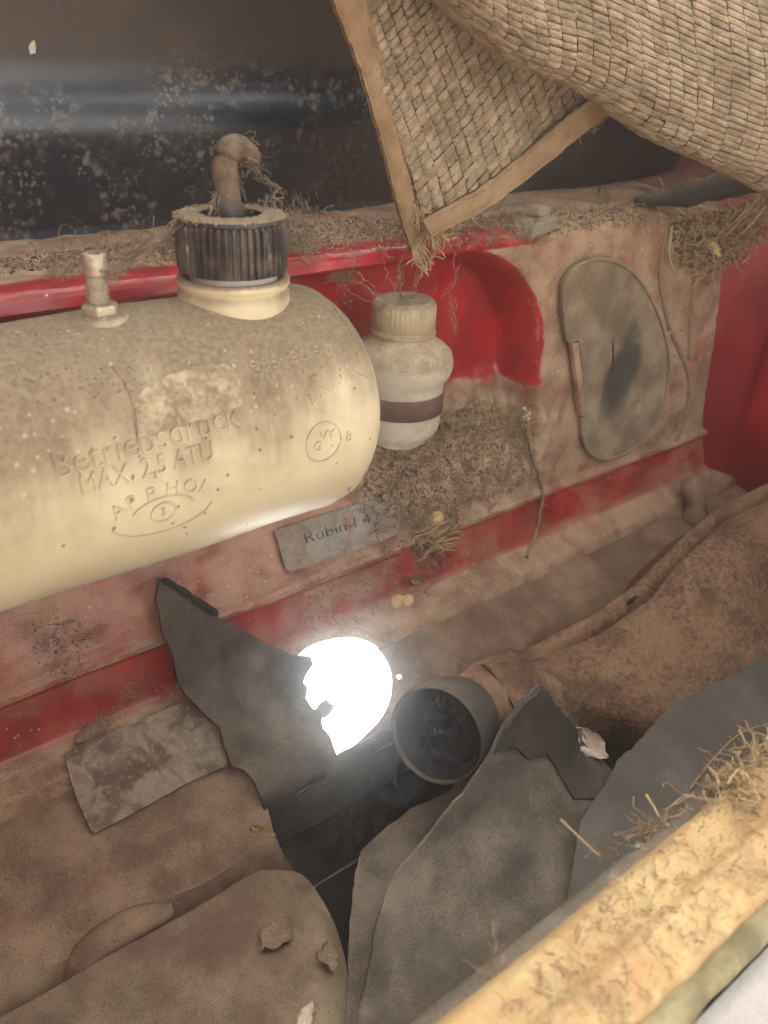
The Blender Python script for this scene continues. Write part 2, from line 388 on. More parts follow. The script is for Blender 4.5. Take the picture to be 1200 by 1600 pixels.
M['earth'] = simple('dry_earth', (.09, .07, .05), (.17, .135, .095), 6, .95, .5, .01, fine=80)
b = NB('speckled_plate'); n1 = b.noise(45, 5, .65, dist=.8); n2 = b.noise(260, 4, .65)
c = b.mix(b.mr(n1, .38, .62), (.12, .088, .058), (.30, .25, .185)); c = b.mix(b.mr(n2, .56, .68, 0, .6), c, (.40, .35, .28)); M['plate'] = b.fin(c, .75, b.bump(b.math('ADD', n1, n2), .7, .0012), .3)

# ================================================================== structure
gm = [(-40, -40), (40, -40), (40, 40), (-40, 40)]
ground = mk('ground', [(x, y, -OFF[2]) for x, y in gm], [(0, 1, 2, 3)], M['earth'], smooth=False); tag(ground, kind='structure')  # unseen ground, made dark to keep bounce light off the compartment
slab = mk('added_pale_slab', [(x, y, -OFF[2] + .004) for x, y in ((-2.5, .35), (4.5, .35), (4.5, 3.6), (-2.5, 3.6))], [(0, 1, 2, 3)], M['ground'], smooth=False); tag(slab, kind='structure')  # pale strip added to brighten the hole without bounce from the front

body = empty('car_body', (.4, .5, -.56), 'dusty red sheet metal of an old car front compartment with rusty front lip', 'car body')
XL, XR = -.42, 1.0
LEAN = lambda z: .20 * (-.15 - z)                       # features on the right lean outwards going down
FACE = [(.672, -.137), (.553, -.144), (.550, -.420), (.5445, -.4245), (.5445, -.4305), (.549, -.433), (.543, -.477), (.516, -.4885), (.5125, -.4965), (.511, -.5025)]
FACE_F = resample(fillet(FACE, [0, .020, .004, .002, .002, .003, .007, .004, .003, 0]), .0032)
def sstep(a, b, t):
    t = min(max((t - a) / (b - a), 0), 1); return t * t * (3 - 2 * t)
def recess(X, Z):
    xr = .672 + LEAN(Z) * .15 - .015
    # rounded upper right corner
    zt, rc = -.157, .115
    dx = X - (xr - rc); dz = Z - (zt - rc)
    if dx > 0 and dz > 0: d = math.hypot(dx, dz) - rc
    else: d = max(X - xr, Z - zt)
    mk_ = 1 - sstep(-.016, .0005, d)
    if Z > -.292: s = 1.
    else: s = max(0., 1 - (Z + .292) / (-.418 + .292)) ** .9
    return mk_ * s, d
us = np.concatenate([np.arange(XL, .40, .008), np.arange(.40, .74, .0028), np.arange(.74, XR + .09, .006)])
V = []; D = []; FI = []
for (y, z) in FACE_F:
    for u in us:
        Y, Zz = y, z; du = 0.
        face = (.545 < y < .5535 and -.424 < z < -.1445)
        if face or (y < .56 and z > -.15):
            r, d = recess(u, z)
            Y = y + .052 * r
        top = z > -.1475 and y > .56
        dust = .75 if face else .0
        if face:
            r, d = recess(u, z)
            if r > .02: dust = -1.0 + 1.75 * sstep(-.275, -.318, z)     # sheltered paint stays clean, the shelf below is buried
            if z > -.20 and u < .56: dust = -.75
            if z < -.40: dust = max(dust, .5)
            dust += .25 * fbm(u, 2, z, 22, 3)
        elif top: dust = .55 + .3 * fbm(u, y, 3, 25, 2) - (1.5 * sstep(.592, .562, y) * sstep(.66, .56, u))
        elif z < -.433 and z > -.478:
            dust = .35 + .35 * fbm(u, 4, z, 24, 3)
        elif z > -.17: dust = .6 - 1.05 * sstep(.66, .56, u) + .3 * fbm(u, 3, z, 20, 3)
        else: dust = .5
        h = .0016 * fbm(u, Y, Zz, 14, 3) + .0006 * fbm(u, Y, Zz, 90, 2) * (1 if dust > 0 else .2)
        if face and Zz < -.28 and u < .70: h += (.004 + .010 * max(0, fbm(u, 1, Zz, 34, 3)) + .003 * abs(fbm(u, 3, Zz, 170, 2))) * sstep(-.28, -.32, Zz) * sstep(.72, .66, u)
        if top: h += .002 * max(0, fbm(u, Y, 0, 60, 3))
        # lean and gentle dish of the far right end
        fi = 1. + .12 * fbm(u, 5, z, 9, 2)
        if face and z < -.30: fi -= .36 * sstep(.47, .37, u)                   # thinner dust under the tank, partly to put its shade into the colour
        if -.478 < z < -.433: fi = .38 + .3 * fbm(u, 6, z, 13, 3) + .45 * math.exp(-((u - .42) / .07) ** 2) + .3 * sstep(.86, .98, u)
        V.append((u, Y - (0 if top else h), Zz + (h if top else h * .3))); D.append(dust); FI.append(min(1., max(.1, fi)))
W = len(us)
F = [(i * W + j, i * W + j + 1, (i + 1) * W + j + 1, (i + 1) * W + j) for i in range(len(FACE_F) - 1) for j in range(W - 1)]
HOLE = spline([(455, 1050), (480, 1012), (540, 996), (583, 1007), (606, 1035), (613, 1066), (605, 1105), (582, 1138), (527, 1182), (498, 1160), (466, 1110)], 6, True)
def project(p):
    c = CM.T @ np.array(p); return (600 + FPX * c[0] / c[2], 800 + FPX * c[1] / c[2])
bvb = BVHTree.FromPolygons(V, F); ins = {}
for i, p in enumerate(V):
    if .2 < p[0] < .6 and p[2] < -.43:
        c = project(p)
        if inside(c, HOLE): ins[i] = c
F = [f for f in F if not all(i in ins for i in f)]
for i in {i for f in F for i in f if i in ins}:
    c = np.array(ins[i]); best = min((np.array(a) + (np.array(b2) - np.array(a)) * min(1, max(0, ((c - np.array(a)) @ (np.array(b2) - np.array(a))) / (np.sum((np.array(b2) - np.array(a)) ** 2) + 1e-9))) for a, b2 in zip(HOLE, HOLE[1:] + HOLE[:1])), key=lambda e: np.hypot(*(e - c)))
    hh = bvb.ray_cast(Vector((0, 0, 0)), Vector(ray(*best)))
    if hh[0] is not None and (hh[0] - Vector(V[i])).length < .012: V[i] = tuple(hh[0])
backp = mk('back_panel', V, F, M['red'], body, bvh='back', attrs={'dust': D, 'film': FI})
# sloping lower panel with a rusted-through hole
SL = Prof(fillet([(.513, -.5005), (.456, -.5165), (.444, -.532), (.4132, -.548), (.412, -.58), (.386, -.58)], [0, .008, .008, .002, .002, 0]))
hole_uv = [SL.uv(*p) for p in HOLE]
small = [SL.uv(624 + 4 * math.cos(t), 1057 + 4 * math.sin(t)) for t in np.linspace(0, 6.28, 9)[:-1]]
vmax = SL.v[-1]
ol = [(XL, 0), (1.08, 0), (1.08, vmax), (XL, vmax)]
ol = ragged(ol, .02, 0)
cut = [SL.uv(*p) for p in ((414, 1246), (427, 1298), (444, 1336))]; v0 = SL.uv(600, 1240)[1]; v0 = float(np.interp(math.radians(50.8), -SL.th, SL.v))
cut = cut + [(cut[-1][0] + .004, vmax - .001), (.455, vmax - .001), (.455, v0 + .002), (.40, v0 + .001), (.33, v0 - .001), (.285, v0)]
v_, f_ = sheet(ol, [hole_uv, small, cut], .012, SL.pos, .0015, lambda u, v: .0012 * fbm(u, v, 2, 18, 3))
mk('floor_slope', v_, f_, M['slope'], body, bvh='slope', attrs={'dust': [.25 * (1 if p[1] > .47 else 0) - .3 * sstep(.012, .003, abs(p[1] - .447)) for p in v_]}, sharp=40)
# base floor under the boards
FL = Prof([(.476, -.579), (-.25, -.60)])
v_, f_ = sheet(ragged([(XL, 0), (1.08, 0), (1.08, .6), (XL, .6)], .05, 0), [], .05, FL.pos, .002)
mk('floor_pan', v_, f_, M['dark'], body, bvh='pan')  # near-black colour so the gap beside the boards reads as shaded
# lower raised panel, rounded at its right end
LP = Prof(fillet([(.405, -.5405), (.36, -.5445), (.25, -.556), (.10, -.57)], .01))
lo = [LP.uv(*p) for p in spline([(432, 1346), (470, 1352), (500, 1385), (528, 1440), (545, 1500), (552, 1560), (556, 1640)], 5)]
lo = [(XL, LP.v[-1]), (XL, 0)] + [(u, max(v, 0)) for u, v in lo] + [(lo[-1][0], LP.v[-1])]
def lpd(u, v):
    # roll the right end down
    d = min((math.hypot(u - a, v - c) for a, c in lo[2:]), default=1)
    return .0018 * fbm(u, v, 5, 20, 3) - .010 * (1 - sstep(0, .016, d))
v_, f_ = sheet(ragged(lo, .006, .0004), [], .009, LP.pos, .006, lpd)
lowp = mk('lower_floor_panel', v_, f_, M['lower'], body, bvh='low', sharp=50)
# pressed stiffening bead along the crease
bead = [hit(*p, ['low', 'slope'])[0] for p in spline([(112, 1527), (130, 1490), (175, 1455), (220, 1430), (262, 1417)], 4)]
q = MB(); nb_ = len(bead); q.tube([p + Vector((0, -.003, -.002)) for p in bead], [.003 + .0095 * math.sin(math.pi * min(.93, max(.05, (i + .6) / nb_))) ** .6 for i in range(nb_)], 14)
q.build('stiffening_bead', M['slope'], body)
# side panels
def side_panel(X0, sgn, name):
    zs = np.concatenate([np.linspace(.35, -.10, 14), np.linspace(-.11, -.62, 60)]); ys = np.concatenate([np.linspace(.69, .35, 90), np.linspace(.34, -.35, 20)]); V = []; D = []
    for z in zs:
        for y in ys:
            x = X0 + (LEAN(z) * .55 if z < -.15 else 0) - .075 * sstep(.50, .585, y) * (1 if z < -.13 else 0)
            if sgn > 0:
                x -= .014 * math.exp(-((y - .497 + .1 * (z + .3)) / .011) ** 2) * sstep(-.16, -.22, z) * sstep(-.49, -.40, z)
                x -= .03 * math.exp(-(((y - .40) / .07) ** 2 + ((z + .44) / .07) ** 2))
            V.append((X0 + sgn * (x - X0) + sgn * .001 * fbm(y, z, 3, 12, 2), y, z)); D.append(.45 * sstep(.535, .575, y) - .12 + (.1 if z > -.15 else 0))
    n = len(ys); F = [(i * n + j, i * n + j + 1, (i + 1) * n + j + 1, (i + 1) * n + j) for i in range(len(zs) - 1) for j in range(n - 1)]
    if sgn < 0: F = [f[::-1] for f in F]
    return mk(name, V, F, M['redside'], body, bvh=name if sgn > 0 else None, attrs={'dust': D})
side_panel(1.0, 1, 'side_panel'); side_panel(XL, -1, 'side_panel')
# black lid underside standing behind the shelf
LIDP = spline([(.669, -.150), (.670, -.135), (.668, -.125), (.657, -.088), (.6515, -.068), (.6518, -.058), (.6545, -.049), (.659, -.040), (.662, -.028), (.662, -.010), (.656, .03), (.646, .09), (.65, .2), (.68, .5), (.75, .95)], 6)
LIDP = resample(LIDP, .006); usl = np.arange(XL, 1.03, .02); V = []
for (y, z) in LIDP:
    for u in usl:
        k = sstep(.38, .54, u)
        V.append((u, y + (.652 - y) * k * sstep(.1, .0, abs(z + .02)) * .9 + .0015 * fbm(u, z, 1, 7, 2), z))
W = len(usl); F = [(i * W + j, i * W + j + 1, (i + 1) * W + j + 1, (i + 1) * W + j) for i in range(len(LIDP) - 1) for j in range(W - 1)]
lid = mk('raised_lid', V, F, M['black'], None, bvh='lid'); tag(lid, 'black enamelled lid underside with dust blooms standing behind the shelf', 'car lid')
# front lip, close to the eye
RP = resample(fillet([(.149, -.62), (.150, -.40), (.147, -.342), (.139, -.331), (.122, -.335), (.115, -.328), (.105, -.332), (.097, -.3345), (.09, -.345)], [0, .02, .012, .010, .007, .006, .005, .004, 0]), .0022)
usr = np.arange(XL, 1.0, .005); V = []
for (y, z) in RP:
    for u in usr:
        h = (.0012 * fbm(u, y, z, 30, 3) + .0004 * fbm(u, y, z, 170, 2)) * (1 if z > -.36 else .4)
        V.append((u, y, z + h))
W = len(usr); F = [(i * W + j, i * W + j + 1, (i + 1) * W + j + 1, (i + 1) * W + j)[::-1] for i in range(len(RP) - 1) for j in range(W - 1)]
mk('front_lip', V, F, M['rim'], body, bvh='rim')
fp = resample(fillet([(.170, -.62), (.171, -.385), (.166, -.372), (.1505, -.366)], [0, .01, .004, 0]), .006); V = [(u, y, z + .0012 * fbm(u, y, z, 30, 2)) for (y, z) in fp for u in usr[::2]]; W = len(usr[::2])
mk('lip_flange', V, [(i * W + j, i * W + j + 1, (i + 1) * W + j + 1, (i + 1) * W + j)[::-1] for i in range(len(fp) - 1) for j in range(W - 1)], M['boardb'], body, bvh='flange')
q = MB(); q.tube([(u, .0905 + .0012 * nz(u * 30, 1), -.3415 + .0012 * nz(u * 30, 5)) for u in np.arange(XL, 1., .006)], [.0062 + .0012 * nz(u * 60, 9) for u in np.arange(XL, 1., .006)], 10)
q.build('lip_seal', M['seal'], body)
q = MB(); pr = fillet([(.085, -.349), (.075, -.352), (.055, -.362), (.045, -.40), (.06, -.62)], .008); uu = np.arange(XL, 1.0, .05); v = [(u, y, z) for (y, z) in pr for u in uu]; W = len(uu)
q.add(v, [(i * W + j, i * W + j + 1, (i + 1) * W + j + 1, (i + 1) * W + j)[::-1] for i in range(len(pr) - 1) for j in range(W - 1)]); q.build('front_apron', M['grey'], body)

# oval access cover
CV = Prof([(.5445, -.10), (.5445, -.46)])
cov = [(876, 470), (875, 432), (885, 406), (906, 389), (940, 384), (975, 395), (1005, 425), (1025, 470), (1037, 520), (1036, 572), (1022, 630), (1001, 670), (975, 692), (945, 703), (925, 699), (909, 681), (902, 652)]
cuv = [CV.uv(*p) for p in spline(cov, 5)] + [CV.uv(*p) for p in ((901, 626), (910, 624), (898, 501), (880, 504))]
cx, cz = CV.uv(958, 560)
def cvd(u, v):
    return .001 * fbm(u, v, 8, 16, 2) - .0028 * math.exp(-(((u - cx) / .035) ** 2 + ((v - cz) / .06) ** 2))
v_, f_ = sheet(cuv, [], .0065, CV.pos, .004, cvd)
dd = []
for p in v_:
    u, v = p[0], -.10 - p[2]
    e = math.hypot((u - cx - .006 + .15 * (v - cz)) / .036, (v - cz) / .062) + .35 * fbm(u, v, 4, 28, 3)
    dd.append(-.95 * (1 - sstep(.0, 1.35, e)))
mk('access_cover', v_, f_, M['lid'], body, attrs={'dust': dd}, bvh='cover', sharp=50)
tb = [CV.uv(*p) for p in ((884, 503), (893, 503), (905, 620), (896, 621))]
v_, f_ = sheet(tb, [], .01, lambda u, v, h: CV.pos(u, v, h + .004), .006); smoothmod(mk('cover_tab', v_, f_, M['red'], body, attrs={'dust': [1.1] * len(v_), 'film': [1.] * len(v_)}, smooth=False), .001)
q = MB(); rimp = [CV.pos(u, v, .0012 + cvd(u, v)) for u, v in [CV.uv(*p) for p in spline(cov, 5)]]; q.tube(rimp, .0018, 7); q.build('rolled_edge', M['lid'], body)
# dark slit in the cover
q = MB(); q.tube([Vector(CV.pos(*CV.uv(*p), .0004 + cvd(*CV.uv(*p)))) for p in ((953, 500), (954, 520), (953, 540), (951, 556))], [.0004, .0011, .0011, .0003], 6); q.build('slit', M['edge'], body)

# speckled plate riveted over the step, left
PP = Prof([(.5335, -.472), (.505, -.4925), (.468, -.5075)])
pl = ragged([PP.uv(*p) for p in spline([(103, 1186), (112, 1172), (200, 1135), (288, 1098), (330, 1112), (362, 1186), (300, 1220), (160, 1296), (146, 1299), (138, 1290), (118, 1240)], 3, True)], .006, .0007, 2)
v_, f_ = sheet(pl, [], .008, PP.pos, .002, lambda u, v: .0008 * fbm(u, v, 1, 40, 3)); mk('dusty_plate', v_, f_, M['plate'], body, bvh='plate', sharp=45)
# paint-code sticker with print
ST = Prof([(.563, -.372), (.541, -.412)])
st = [ST.uv(*p) for p in ((427, 826), (431, 820), (540, 793), (612, 772), (624, 834), (560, 858), (452, 893), (445, 888))]
sv, sf = sheet(ragged(st, .006, .0005, 4), [], .005, ST.pos, .0006, lambda u, v: .0012 + .0009 * abs(fbm(u, v, 1, 60, 2)))
stick = mk('paint_code_sticker', sv, sf, M['sticker'], body, bvh='sticker', sharp=45)
def text_mesh(s, size, ext, bev=0., off=0., spacing=1.):
    cu = bpy.data.curves.new('t', 'FONT'); cu.body = s; cu.size = size; cu.extrude = ext; cu.bevel_depth = bev; cu.bevel_resolution = 1; cu.resolution_u = 4; cu.offset = off; cu.space_character = spacing
    o = bpy.data.objects.new('t', cu); col.objects.link(o); dg = bpy.context.evaluated_depsgraph_get(); me = bpy.data.meshes.new_from_object(o.evaluated_get(dg))
    v = [tuple(x.co) for x in me.vertices]; f = [tuple(p.vertices) for p in me.polygons]
    bpy.data.objects.remove(o); bpy.data.curves.remove(cu); bpy.data.meshes.remove(me); return v, f
a = ST.uv(474, 850); c_ = ST.uv(578, 817); tv, tf = text_mesh('Rubin-l 4', .0135, .0001, 0, -.0003)
wd = max(p[0] for p in tv); sx = (c_[0] - a[0]) / wd
mk('print', [ST.pos(a[0] + p[0] * sx, a[1] - p[1] + (c_[1] - a[1]) * p[0] / wd, p[2] + .0025) for p in tv], tf, M['ink'], stick, smooth=False)

# ================================================================== washer tank
TC = (.467, -.2135); TR = .0755; XE = .341; X0t = -.02
tank = empty('washer_tank', (.2, TC[0], TC[1] - TR), 'big cream plastic cylinder tank with black ribbed cap, dusty on top', 'tank')
pr = []
for t in np.linspace(0, 1, 10): pr.append((.001 + (TR - .03) * t, X0t - .004 * (1 - t)))
cr = .036
for t in np.linspace(0, math.pi / 2, 10): pr.append((TR - .03 + .03 * math.sin(t), X0t + .03 * (1 - math.cos(t))))
for x in np.linspace(X0t + .04, XE - cr - .002, 60): pr.append((TR + .0006 * math.sin(x * 40), x))
for t in np.linspace(0, math.pi / 2, 14): pr.append((TR - cr + cr * math.cos(t) ** .85, XE - cr + cr * math.sin(t)))
for t in np.linspace(.9, .02, 8): pr.append(((TR - cr) * t, XE + .005 * (1 - t * t)))
q = MB(); q.lathe(pr, (0, TC[0], TC[1]), (1, 0, 0), 96, rfun=lambda r, h, t: r * (1 + .006 * math.sin(2 * t + .4) + .004 * nz(h * 12, math.cos(t) * 1.3, math.sin(t) * 1.3)))
tb_ = q.build('tank_body', M['cream'], tank, bvh='tank')
def onTank(px, py):
    h = hit(px, py, ['tank']); p = h[0]; return p.x, math.atan2(p.z - TC[1], -(p.y - TC[0]))
def tpos(X, phi, r):
    h = BV['tank'].ray_cast(Vector((X, TC[0] - .3 * math.cos(phi), TC[1] + .3 * math.sin(phi))), Vector((0, math.cos(phi), -math.sin(phi))))
    rr = TR
    if h[0] is not None: rr = math.hypot(h[0].y - TC[0], h[0].z - TC[1])
    return (X, TC[0] - (rr + r) * math.cos(phi), TC[1] + (rr + r) * math.sin(phi))
def emboss(s, p0, p1, name, size, ext=.0007, bev=.0005, parent=tb_, base=None):
    a, c = onTank(*p0), onTank(*p1); v, f = text_mesh(s, size, ext, bev, -.028 * size); wd = max(p[0] for p in v); k = (c[0] - a[0]) / wd
    return mk(name, [tpos(a[0] + p[0] * k, a[1] + (c[1] - a[1]) * p[0] / wd + p[1] / TR, p[2]) for p in v], f, M['cream'], parent, sharp=60)
emboss('Betriebsdruck', (84, 750), (376, 664), 'raised_lettering', .0192)
emboss('MAX. 2,5 ATÜ', (126, 772), (334, 716), 'raised_lettering', .0142)
emboss('955180 90', (392, 583), (520, 552), 'raised_lettering', .0105, .0005, .0003)
emboss('VW', (400, 604), (430, 597), 'raised_lettering', .0095, .0003, .0003)
# maker's oval: arched letters over a ring
ex, ep = onTank(256, 800)
ring = MB()
def oval(mb, cx, cp, ra, rb, tr, t0=0., t1=2 * math.pi, n=40):
    mb.tube([tpos(cx + ra * math.cos(t), cp + rb * math.sin(t) / TR, .0001) for t in np.linspace(t0, t1, n)], tr, 6)
oval(ring, ex, ep, .007, .006, .0007); oval(ring, ex, ep, .029, .014, .0006, math.pi * 1.05, math.pi * 1.95)
oval(ring, ex, ep, .018, .0095, .0005, math.pi * .1, math.pi * .9)
ring.build('raised_emblem', M['cream'], tb_)
for k, ch in enumerate('APPHOL'):
    t = R(152 - k * 24); v, f = text_mesh(ch, .0115, .0004, .0004, -.0004); w_ = max(p[0] for p in v) / 2; tl = (t - math.pi / 2) * .55
    mk('raised_lettering', [tpos(ex + .026 * math.cos(t) + ((p[0] - w_) * math.cos(tl) - p[1] * math.sin(tl)), ep + (.0075 * math.sin(t) + .002 + (p[0] - w_) * math.sin(tl) + p[1] * math.cos(tl)) / TR, p[2]) for p in v], f, M['cream'], tb_, sharp=60)
emboss('3', (250, 806), (260, 803), 'raised_lettering', .007, .0004, .0003)
ex, ep = onTank(506, 691); ring = MB(); oval(ring, ex, ep, .0125, .0125, .0006); ring.build('raised_emblem', M['cream'], tb_)
emboss('G', (489, 706), (502, 703), 'raised_lettering', .0085, .0004, .0003); emboss('VY', (500, 688), (524, 682), 'raised_lettering', .0075, .0004, .0003); emboss('8', (540, 690), (549, 688), 'raised_lettering', .009, .0004, .0003)
q = MB(); xs = XE - .020; q.tube([tpos(xs, t, .0001) for t in np.linspace(-1.9, 2.6, 80)], .0008, 6); q.build('mould_seam', M['cream'], tank)
# patch of old label left on the tank
lab = ragged([onTank(*p) for p in ((208, 628), (225, 608), (262, 588), (300, 576), (352, 570), (374, 590), (378, 634), (330, 652), (262, 672), (214, 684))], .004, .0006, 3)
lab = [(u, p * TR) for u, p in ragged([onTank(*p) for p in ((208, 628), (225, 608), (262, 588), (300, 576), (352, 570), (374, 590), (378, 634), (330, 652), (262, 672), (214, 684))], .05, 0)]
lab = ragged(lab, .003, .0009, 3)
v_, f_ = sheet(lab, [], .004, lambda u, v, h: tpos(u, v / TR, h + .0011), .0012, lambda u, v: .0004 * fbm(u, v, 1, 120, 2))
M['labres'] = simple('label_residue', (.17, .125, .075), (.36, .29, .19), 55, .85, .6, .001, fine=260)
mk('label_residue', v_, f_, M['labres'], tank, sharp=60)
# moulded seam scratch
q = MB(); q.tube([tpos(*onTank(*p), -.0001) for p in spline([(176, 573), (196, 600), (205, 625), (212, 670), (218, 715)], 5)], .0006, 5); q.build('mould_line', M['leaf'], tank)
# neck, collar and cap
NC = Vector((.2685, .467, 0))
neck = MB(); neck.lathe([(.0300, -.172), (.0318, -.160), (.0326, -.150), (.0332, -.1395), (.0330, -.1355), (.0318, -.1338), (.0318, -.1325), (.0332, -.1312), (.0335, -.1285), (.0322, -.1268), (.0285, -.127), (.0275, -.130), (.0265, -.130)], NC, (0, 0, 1), 64)
neck.build('filler_neck', M['cream'], tank)
q = MB(); q.lathe([(.0262, -.140), (.0262, -.118)], NC, (0, 0, 1), 48); q.build('neck_thread', M['white'], tank)
NR = 46
def rib(r, h, t):
    return r + (.0011 * (1 if math.cos(NR * t) > 0 else -1) if -.122 < h < -.0965 and r > .03 else 0)
cap = MB(); cap.lathe([(.027, -.1225), (.0308, -.1235), (.0312, -.1215), (.0314, -.118), (.0314, -.108), (.0312, -.0975), (.0308, -.0955), (.0322, -.0945), (.0318, -.0925), (.030, -.0915), (.0195, -.0912), (.0180, -.0918), (.0172, -.0955), (.017, -.0985), (.001, -.0985)], NC, (0, 0, 1), NR * 6, rfun=rib)
b = NB('black_cap_dusty'); n1 = b.noise(60, 5, .6); n2 = b.noise(300, 3); dr = b.noise(120, 4, .6, stretch=(1, 1, .12)); x, y, z = b.xyz()
f = b.math('MAXIMUM', b.mr(b.math('ADD', b.nrmz(), b.math('MULTIPLY', b.math('SUBTRACT', n1, .5), .8)), .3, .7), b.math('MULTIPLY', b.mr(n1, .45, .65), .45))
c = b.mix(f, (.026, .023, .025), (.20, .15, .10)); c = b.mix(b.math('MULTIPLY', b.mr(dr, .63, .67), b.mr(z, OFF[2] - .125, OFF[2] - .1, .75, 1)), c, (.58, .51, .36))
M['cap'] = b.fin(c, b.mixf(f, .5, .95), b.bump(n2, .3, .001), .4)
capo = cap.build('ribbed_cap', M['cap'], tank, sharp=40)
q = MB(); q.lathe([(.0168, -.0980), (.001, -.0978)], NC, (0, 0, 1), 32); q.build('cap_recess', M['dark'], capo)
q = MB()
for k in range(260):
    t = rnd.uniform(0, 6.283); rr_ = rnd.choice([rnd.gauss(.0312, .0008), rnd.uniform(.019, .031)]); q.lump(NC + Vector((math.cos(t) * rr_, math.sin(t) * rr_, -.0915 - (.003 * rnd.random() if rr_ > .0305 else 0))), rnd.uniform(.0006, .0017), rnd.random())
o = q.build('dirt_crust', M['crumb'], capo); o['kind'] = 'stuff'
c0 = Vector((.2672, .467, -.0998))
q = MB(); q.tube([c0, c0 + Vector((0, 0, .012)), c0 + Vector((-.001, 0, .013)), c0 + Vector((-.001, .001, .020))], [.0098, .0088, .0078, .0072], 20); q.build('hose_stub', M['boot'], capo)
hp = [atY(*p, .467 + d) for p, d in (((357, 318), 0), ((354, 290), .0), ((351, 262), .001), ((354, 240), .002), ((366, 230), .004), ((380, 236), .008), ((390, 250), .012))]
q = MB(); q.tube(spline(hp, 4), [.0073 + .0006 * nz(i, 3) for i in range(len(spline(hp, 4)))], 16); q.build('hose', M['hose'], tank)
# valve stem with nut
bc = hit(162, 497, ['tank'])[0]; bz = bc.z; bx, by = bc.x, bc.y + .004
q = MB(); q.lathe([(.0165, -.010), (.0145, .0005), (.011, .002), (.001, .002)], (bx, by, bz), (0, 0, 1), 32); q.build('valve_boss', M['cream'], tank)
q = MB(); q.lathe([(.001, .0015), (.0096, .0015), (.0102, .0025), (.0102, .0055), (.0094, .007), (.0062, .0075)], (bx, by, bz), (0, 0, 1), 6); nut = q.build('hex_nut', M['steel'], tank, smooth=False); smoothmod(nut, .0006)
thr = [(.0058, .006)] + [((.0060 if i % 2 else .0055), .008 + i * .0006) for i in range(24)] + [(.0062, .0235), (.0062, .033), (.0056, .0335), (.0036, .0335), (.0034, .028), (.001, .028)]
q = MB(); q.lathe(thr, (bx, by, bz), (0, 0, 1), 24); q.build('valve_stem', M['steel'], tank, sharp=50)
q = MB(); q.lathe([(.0034, .0282), (.0001, .0283)], (bx, by, bz), (0, 0, 1), 16); q.build('valve_bore', M['dark'], tank)

# ================================================================== brake fluid reservoir
RC = Vector((.461, .533, 0)); resv = empty('brake_fluid_reservoir', (.468, .535, -.31), 'small milky plastic fluid bottle with dark band in the red recess', 'reservoir')
M['milky'] = dusty('milky_plastic', (.50, .43, .34), (.24, .17, .105), (.38, .30, .20), up=1.0, bias=.42, lo=.12, hi=.8, ns=26, pr=.35, grain=.3, Subsurface_Weight=.15, Subsurface_Radius=(.01, .008, .006), Subsurface_Scale=.3)
q = MB(); q.lathe([(.001, -.306), (.020, -.305), (.0235, -.302), (.0245, -.298), (.030, -.295), (.0332, -.290), (.0345, -.284), (.0352, -.272), (.0355, -.252), (.0362, -.248), (.0395, -.244), (.0418, -.238), (.0422, -.231), (.0405, -.224), (.035, -.2185), (.028, -.2155), (.0255, -.212), (.0248, -.207), (.021, -.205)], RC, (0, 0, 1), 64, rfun=lambda r, h, t: r * (1 + .014 * nz(math.cos(t) * 2, math.sin(t) * 2, h * 40)))
q.build('bottle', M['milky'], resv)
q = MB(); q.lathe([(.0352, -.274), (.0364, -.2735), (.0367, -.2565), (.0358, -.256)], RC, (0, 0, 1), 64)
M['band'] = dusty('rubber_band', (.095, .045, .030), (.16, .10, .07), (.23, .16, .11), up=.2, bias=.2, ns=40, pr=.8, grain=.6)
q.build('rubber_band', M['band'], resv)
q = MB(); q.box((.461, .585, -.265), .018, .034, .004); q.box((.461, .597, -.272), .030, .005, .03); smoothmod(q.build('bracket', M['steel'], resv, smooth=False), .001)
NRr = 40
q = MB(); q.lathe([(.0235, -.2105), (.0262, -.2095), (.0264, -.2070), (.0250, -.2055), (.0250, -.2045), (.0256, -.204), (.0253, -.186), (.0240, -.1830), (.021, -.1815), (.018, -.1825), (.001, -.1815)], RC, (0, 0, 1), NRr * 4, rfun=lambda r, h, t: r + (.0005 * math.cos(NRr * t) if -.2025 < h < -.1855 and r > .02 else 0))
M['ycap'] = dusty('yellowed_cap', (.40, .32, .19), (.15, .115, .08), (.27, .215, .15), up=.8, bias=.3, lo=.15, hi=.75, ns=45, pr=.5, grain=.4)
q.build('screw_cap', M['ycap'], resv)

